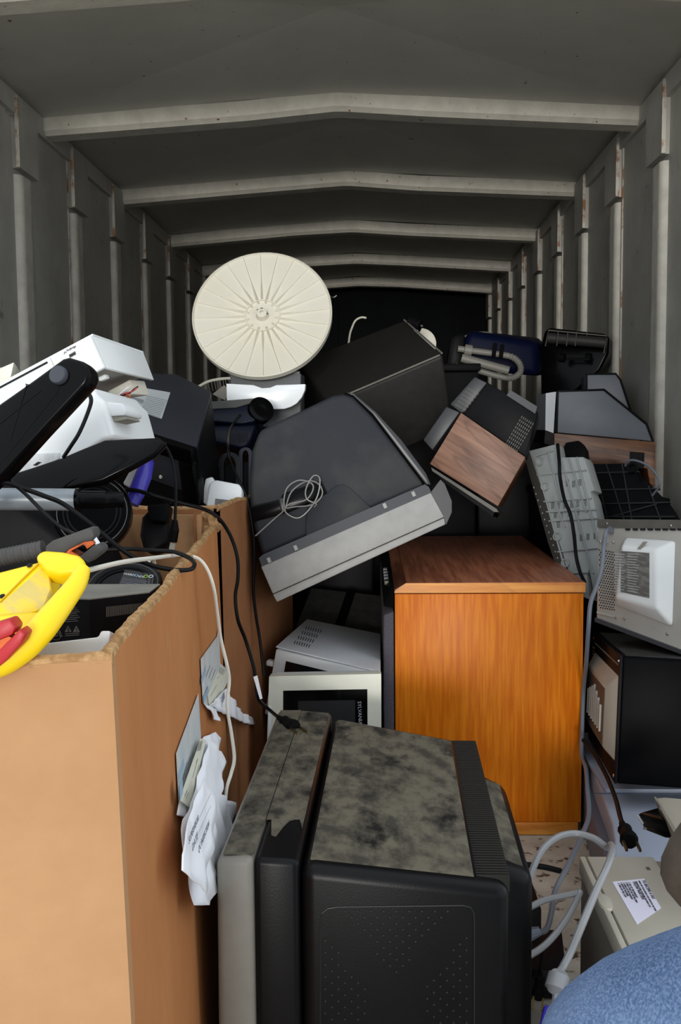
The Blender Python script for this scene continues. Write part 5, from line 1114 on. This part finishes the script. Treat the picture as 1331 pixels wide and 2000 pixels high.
fe = thing('ferrite_bead', 'grey cylindrical bead on the thick light grey cable', 'bead')
obj('bead', MB().tube([W(1094, 1900, 1.475), W(1093, 1905, 1.475), W(1086, 1932, 1.46), W(1085, 1936, 1.46)], .015, 16, rf=lambda f: (.012, .0165, .0165, .012)[int(round(f*3))]), M_greycab, fe, smooth=True)
cable('vga_cable_end', [(1078, 1972, 1.42), (1070, 2010, 1.4), (1068, 2040, 1.4)], .012, M_bluebot, 'blue connector end at the bottom beside the jeans')
cable('black_cable', [(1062, 1840, 1.85), (1059, 1870, 1.85), (1056, 1900, 1.86)], .0035, M_blackcab, 'thin black cord ending at the three pin plug')
pl3 = plug('black three pin plug lying on the dirty floor', (1056, 1895), (1052, 1948), 1.86, y2=1.80)
cable('black_cable', [(1140, 1445, 2.55), (1160, 1470, 2.5), (1185, 1515, 2.4), (1203, 1560, 2.3), (1212, 1595, 2.2), (1217, 1612, 2.15)], .0055, M_blackcab, 'black cord across the pale blue grey appliance')
plug('black two pin plug lying on the pale blue grey appliance', (1216, 1608), (1231, 1644), 2.12, y2=2.02)
cable('black_cable', [(1020, 1688, 2.0), (1060, 1693, 2.05), (1095, 1701, 2.1)], .006, M_blackcab, 'black lead on the floor under the orange cabinet')

# ================================================================== person at right (knee in the picture)
pe = thing('person', 'person in blue jeans and dark brown jacket, bent knee at lower right', 'person')
def skin(name, pts, edges, m, root=0, sub=2):
    me = bpy.data.meshes.new(name); me.from_pydata([p[:3] for p in pts], edges, []); me.materials.append(m)
    o = bpy.data.objects.new(name, me); COL.objects.link(o); o.parent = pe
    s_ = o.modifiers.new('skin', 'SKIN'); s_.use_smooth_shade = True
    for i, p in enumerate(pts):
        v = me.skin_vertices[0].data[i]; v.radius = (p[3], p[4] if len(p) > 4 else p[3]); v.use_root = (i == root)
    b = o.modifiers.new('sub', 'SUBSURF'); b.levels = sub; b.render_levels = sub
    return o
kz = W(1165, 1950, .93)
J = dict(pel=(.60, .66, .86), hipL=(.52, .70, .74), kneeL=(kz.x, .93, kz.z-.045), ankL=(.22, .86, .11), hipR=(.70, .62, .80), kneeR=(.78, .72, .46), ankR=(.80, .55, .10))
pts = [J['pel']+(.13, .12), J['hipL']+(.10,), tuple((Vector(J['hipL'])*.5+Vector(J['kneeL'])*.5))+(.090,), J['kneeL']+(.082,), tuple(Vector(J['kneeL'])*.55+Vector(J['ankL'])*.45)+(.066,), J['ankL']+(.052,),
       J['hipR']+(.10,), J['kneeR']+(.07,), J['ankR']+(.055,), (.62, .64, .96, .135, .12)]
skin('jeans', pts, [(0, 1), (1, 2), (2, 3), (3, 4), (4, 5), (0, 6), (6, 7), (7, 8), (0, 9)], M_jeans)
for k, a in (('L', J['ankL']), ('R', J['ankR'])):
    obj('boot', MB().hexa([(a[0]-.045, a[1]-.08, .002), (a[0]+.045, a[1]-.08, .002), (a[0]+.04, a[1]-.06, .12), (a[0]-.04, a[1]-.06, .12), (a[0]-.05, a[1]+.2, .002), (a[0]+.05, a[1]+.2, .002), (a[0]+.035, a[1]+.05, .12), (a[0]-.035, a[1]+.05, .12)]), M_boot, pe, bevel=.02, seg=3)
sl_ = W(1340, 1790, .72)
wr_ = W(1318, 1780, .69)
torso = [(.62, .64, .94, .14, .12), (.64, .64, 1.15, .14, .11), (.66, .66, 1.36, .16, .10), (.67, .68, 1.46, .06), (.50, .70, 1.40, .065), (.50, .70, 1.10, .052), (wr_.x, wr_.y, wr_.z, .037), (.85, .64, 1.38, .065), (.92, .70, 1.12, .05), (.84, .88, .98, .042)]
skin('jacket', torso, [(0, 1), (1, 2), (2, 3), (2, 4), (4, 5), (5, 6), (2, 7), (7, 8), (8, 9)], M_jacket)
head = [(.67, .69, 1.48, .055), (.67, .71, 1.56, .075, .085), (.67, .72, 1.65, .08, .095), (.67, .71, 1.71, .06, .07)]
skin('head', head, [(0, 1), (1, 2), (2, 3)], M_skin)
obj('hair', MB().lathe([(.098, -.02), (.10, .03), (.085, .08), (.04, .105), (.001, .11)], 24, Matrix.Translation((.67, .70, 1.64))), M_hair, pe, smooth=True)
for k in (-1, 1):
    obj('eye', MB().lathe([(.001, -.01), (.01, -.006), (.012, 0), (.01, .006), (.001, .01)], 12, Matrix.Translation((.67+k*.033, .805, 1.63))), M_offw, pe, smooth=True)
    obj('ear', MB().lathe([(.002, -.02), (.014, -.01), (.014, .01), (.002, .02)], 10, Matrix.Translation((.67+k*.085, .72, 1.62))), M_skin, pe, smooth=True)
obj('nose', MB().add([(.66, .81, 1.625), (.68, .81, 1.625), (.67, .835, 1.60), (.655, .81, 1.595), (.685, .81, 1.595)], [(0, 1, 2), (0, 2, 3), (1, 4, 2), (3, 2, 4)]), M_skin, pe)
obj('mouth', MB().box(.645, .695, .800, .812, 1.565, 1.573), mat('lips', (150, 90, 80), .6), pe, bevel=.003)
def hand(base, dirv, upv, nm):
    b = Vector(base); d_ = Vector(dirv).normalized(); u = Vector(upv).normalized(); s_ = d_.cross(u).normalized()
    pts = [tuple(b)+(.024, .016), tuple(b+d_*.05)+(.036, .015), tuple(b+d_*.085)+(.038, .013)]; ed = [(0, 1), (1, 2)]
    for i, (o_, l) in enumerate(((-.03, .07), (-.01, .08), (.01, .075), (.03, .058))):
        k = len(pts); q = b+d_*.09+s_*o_
        pts += [tuple(q)+(.0085,), tuple(q+d_*l*.5-u*.008)+(.008,), tuple(q+d_*l-u*.03)+(.0065,)]; ed += [(2, k), (k, k+1), (k+1, k+2)]
    k = len(pts); q = b+d_*.035-s_*.03
    pts += [tuple(q)+(.011,), tuple(q+d_*.035-s_*.025)+(.0095,), tuple(q+d_*.065-s_*.03-u*.01)+(.008,)]; ed += [(0, k), (k, k+1), (k+1, k+2)]
    skin(nm, pts, ed, M_skin, 0, 1)
hand((wr_.x+.06, wr_.y+.02, wr_.z-.01), (1, .25, -.05), (0, .1, 1), 'hand')
hand((.83, .90, .97), (-.3, .9, -.2), (0, .2, 1), 'hand')
# objects built in world space inside thing frames were made local already
for o in [x for x in bpy.data.objects if x.parent is None and x.get('kind') == 'structure']:
    for c_ in o.children: c_.matrix_parent_inverse = Matrix.Identity(4)
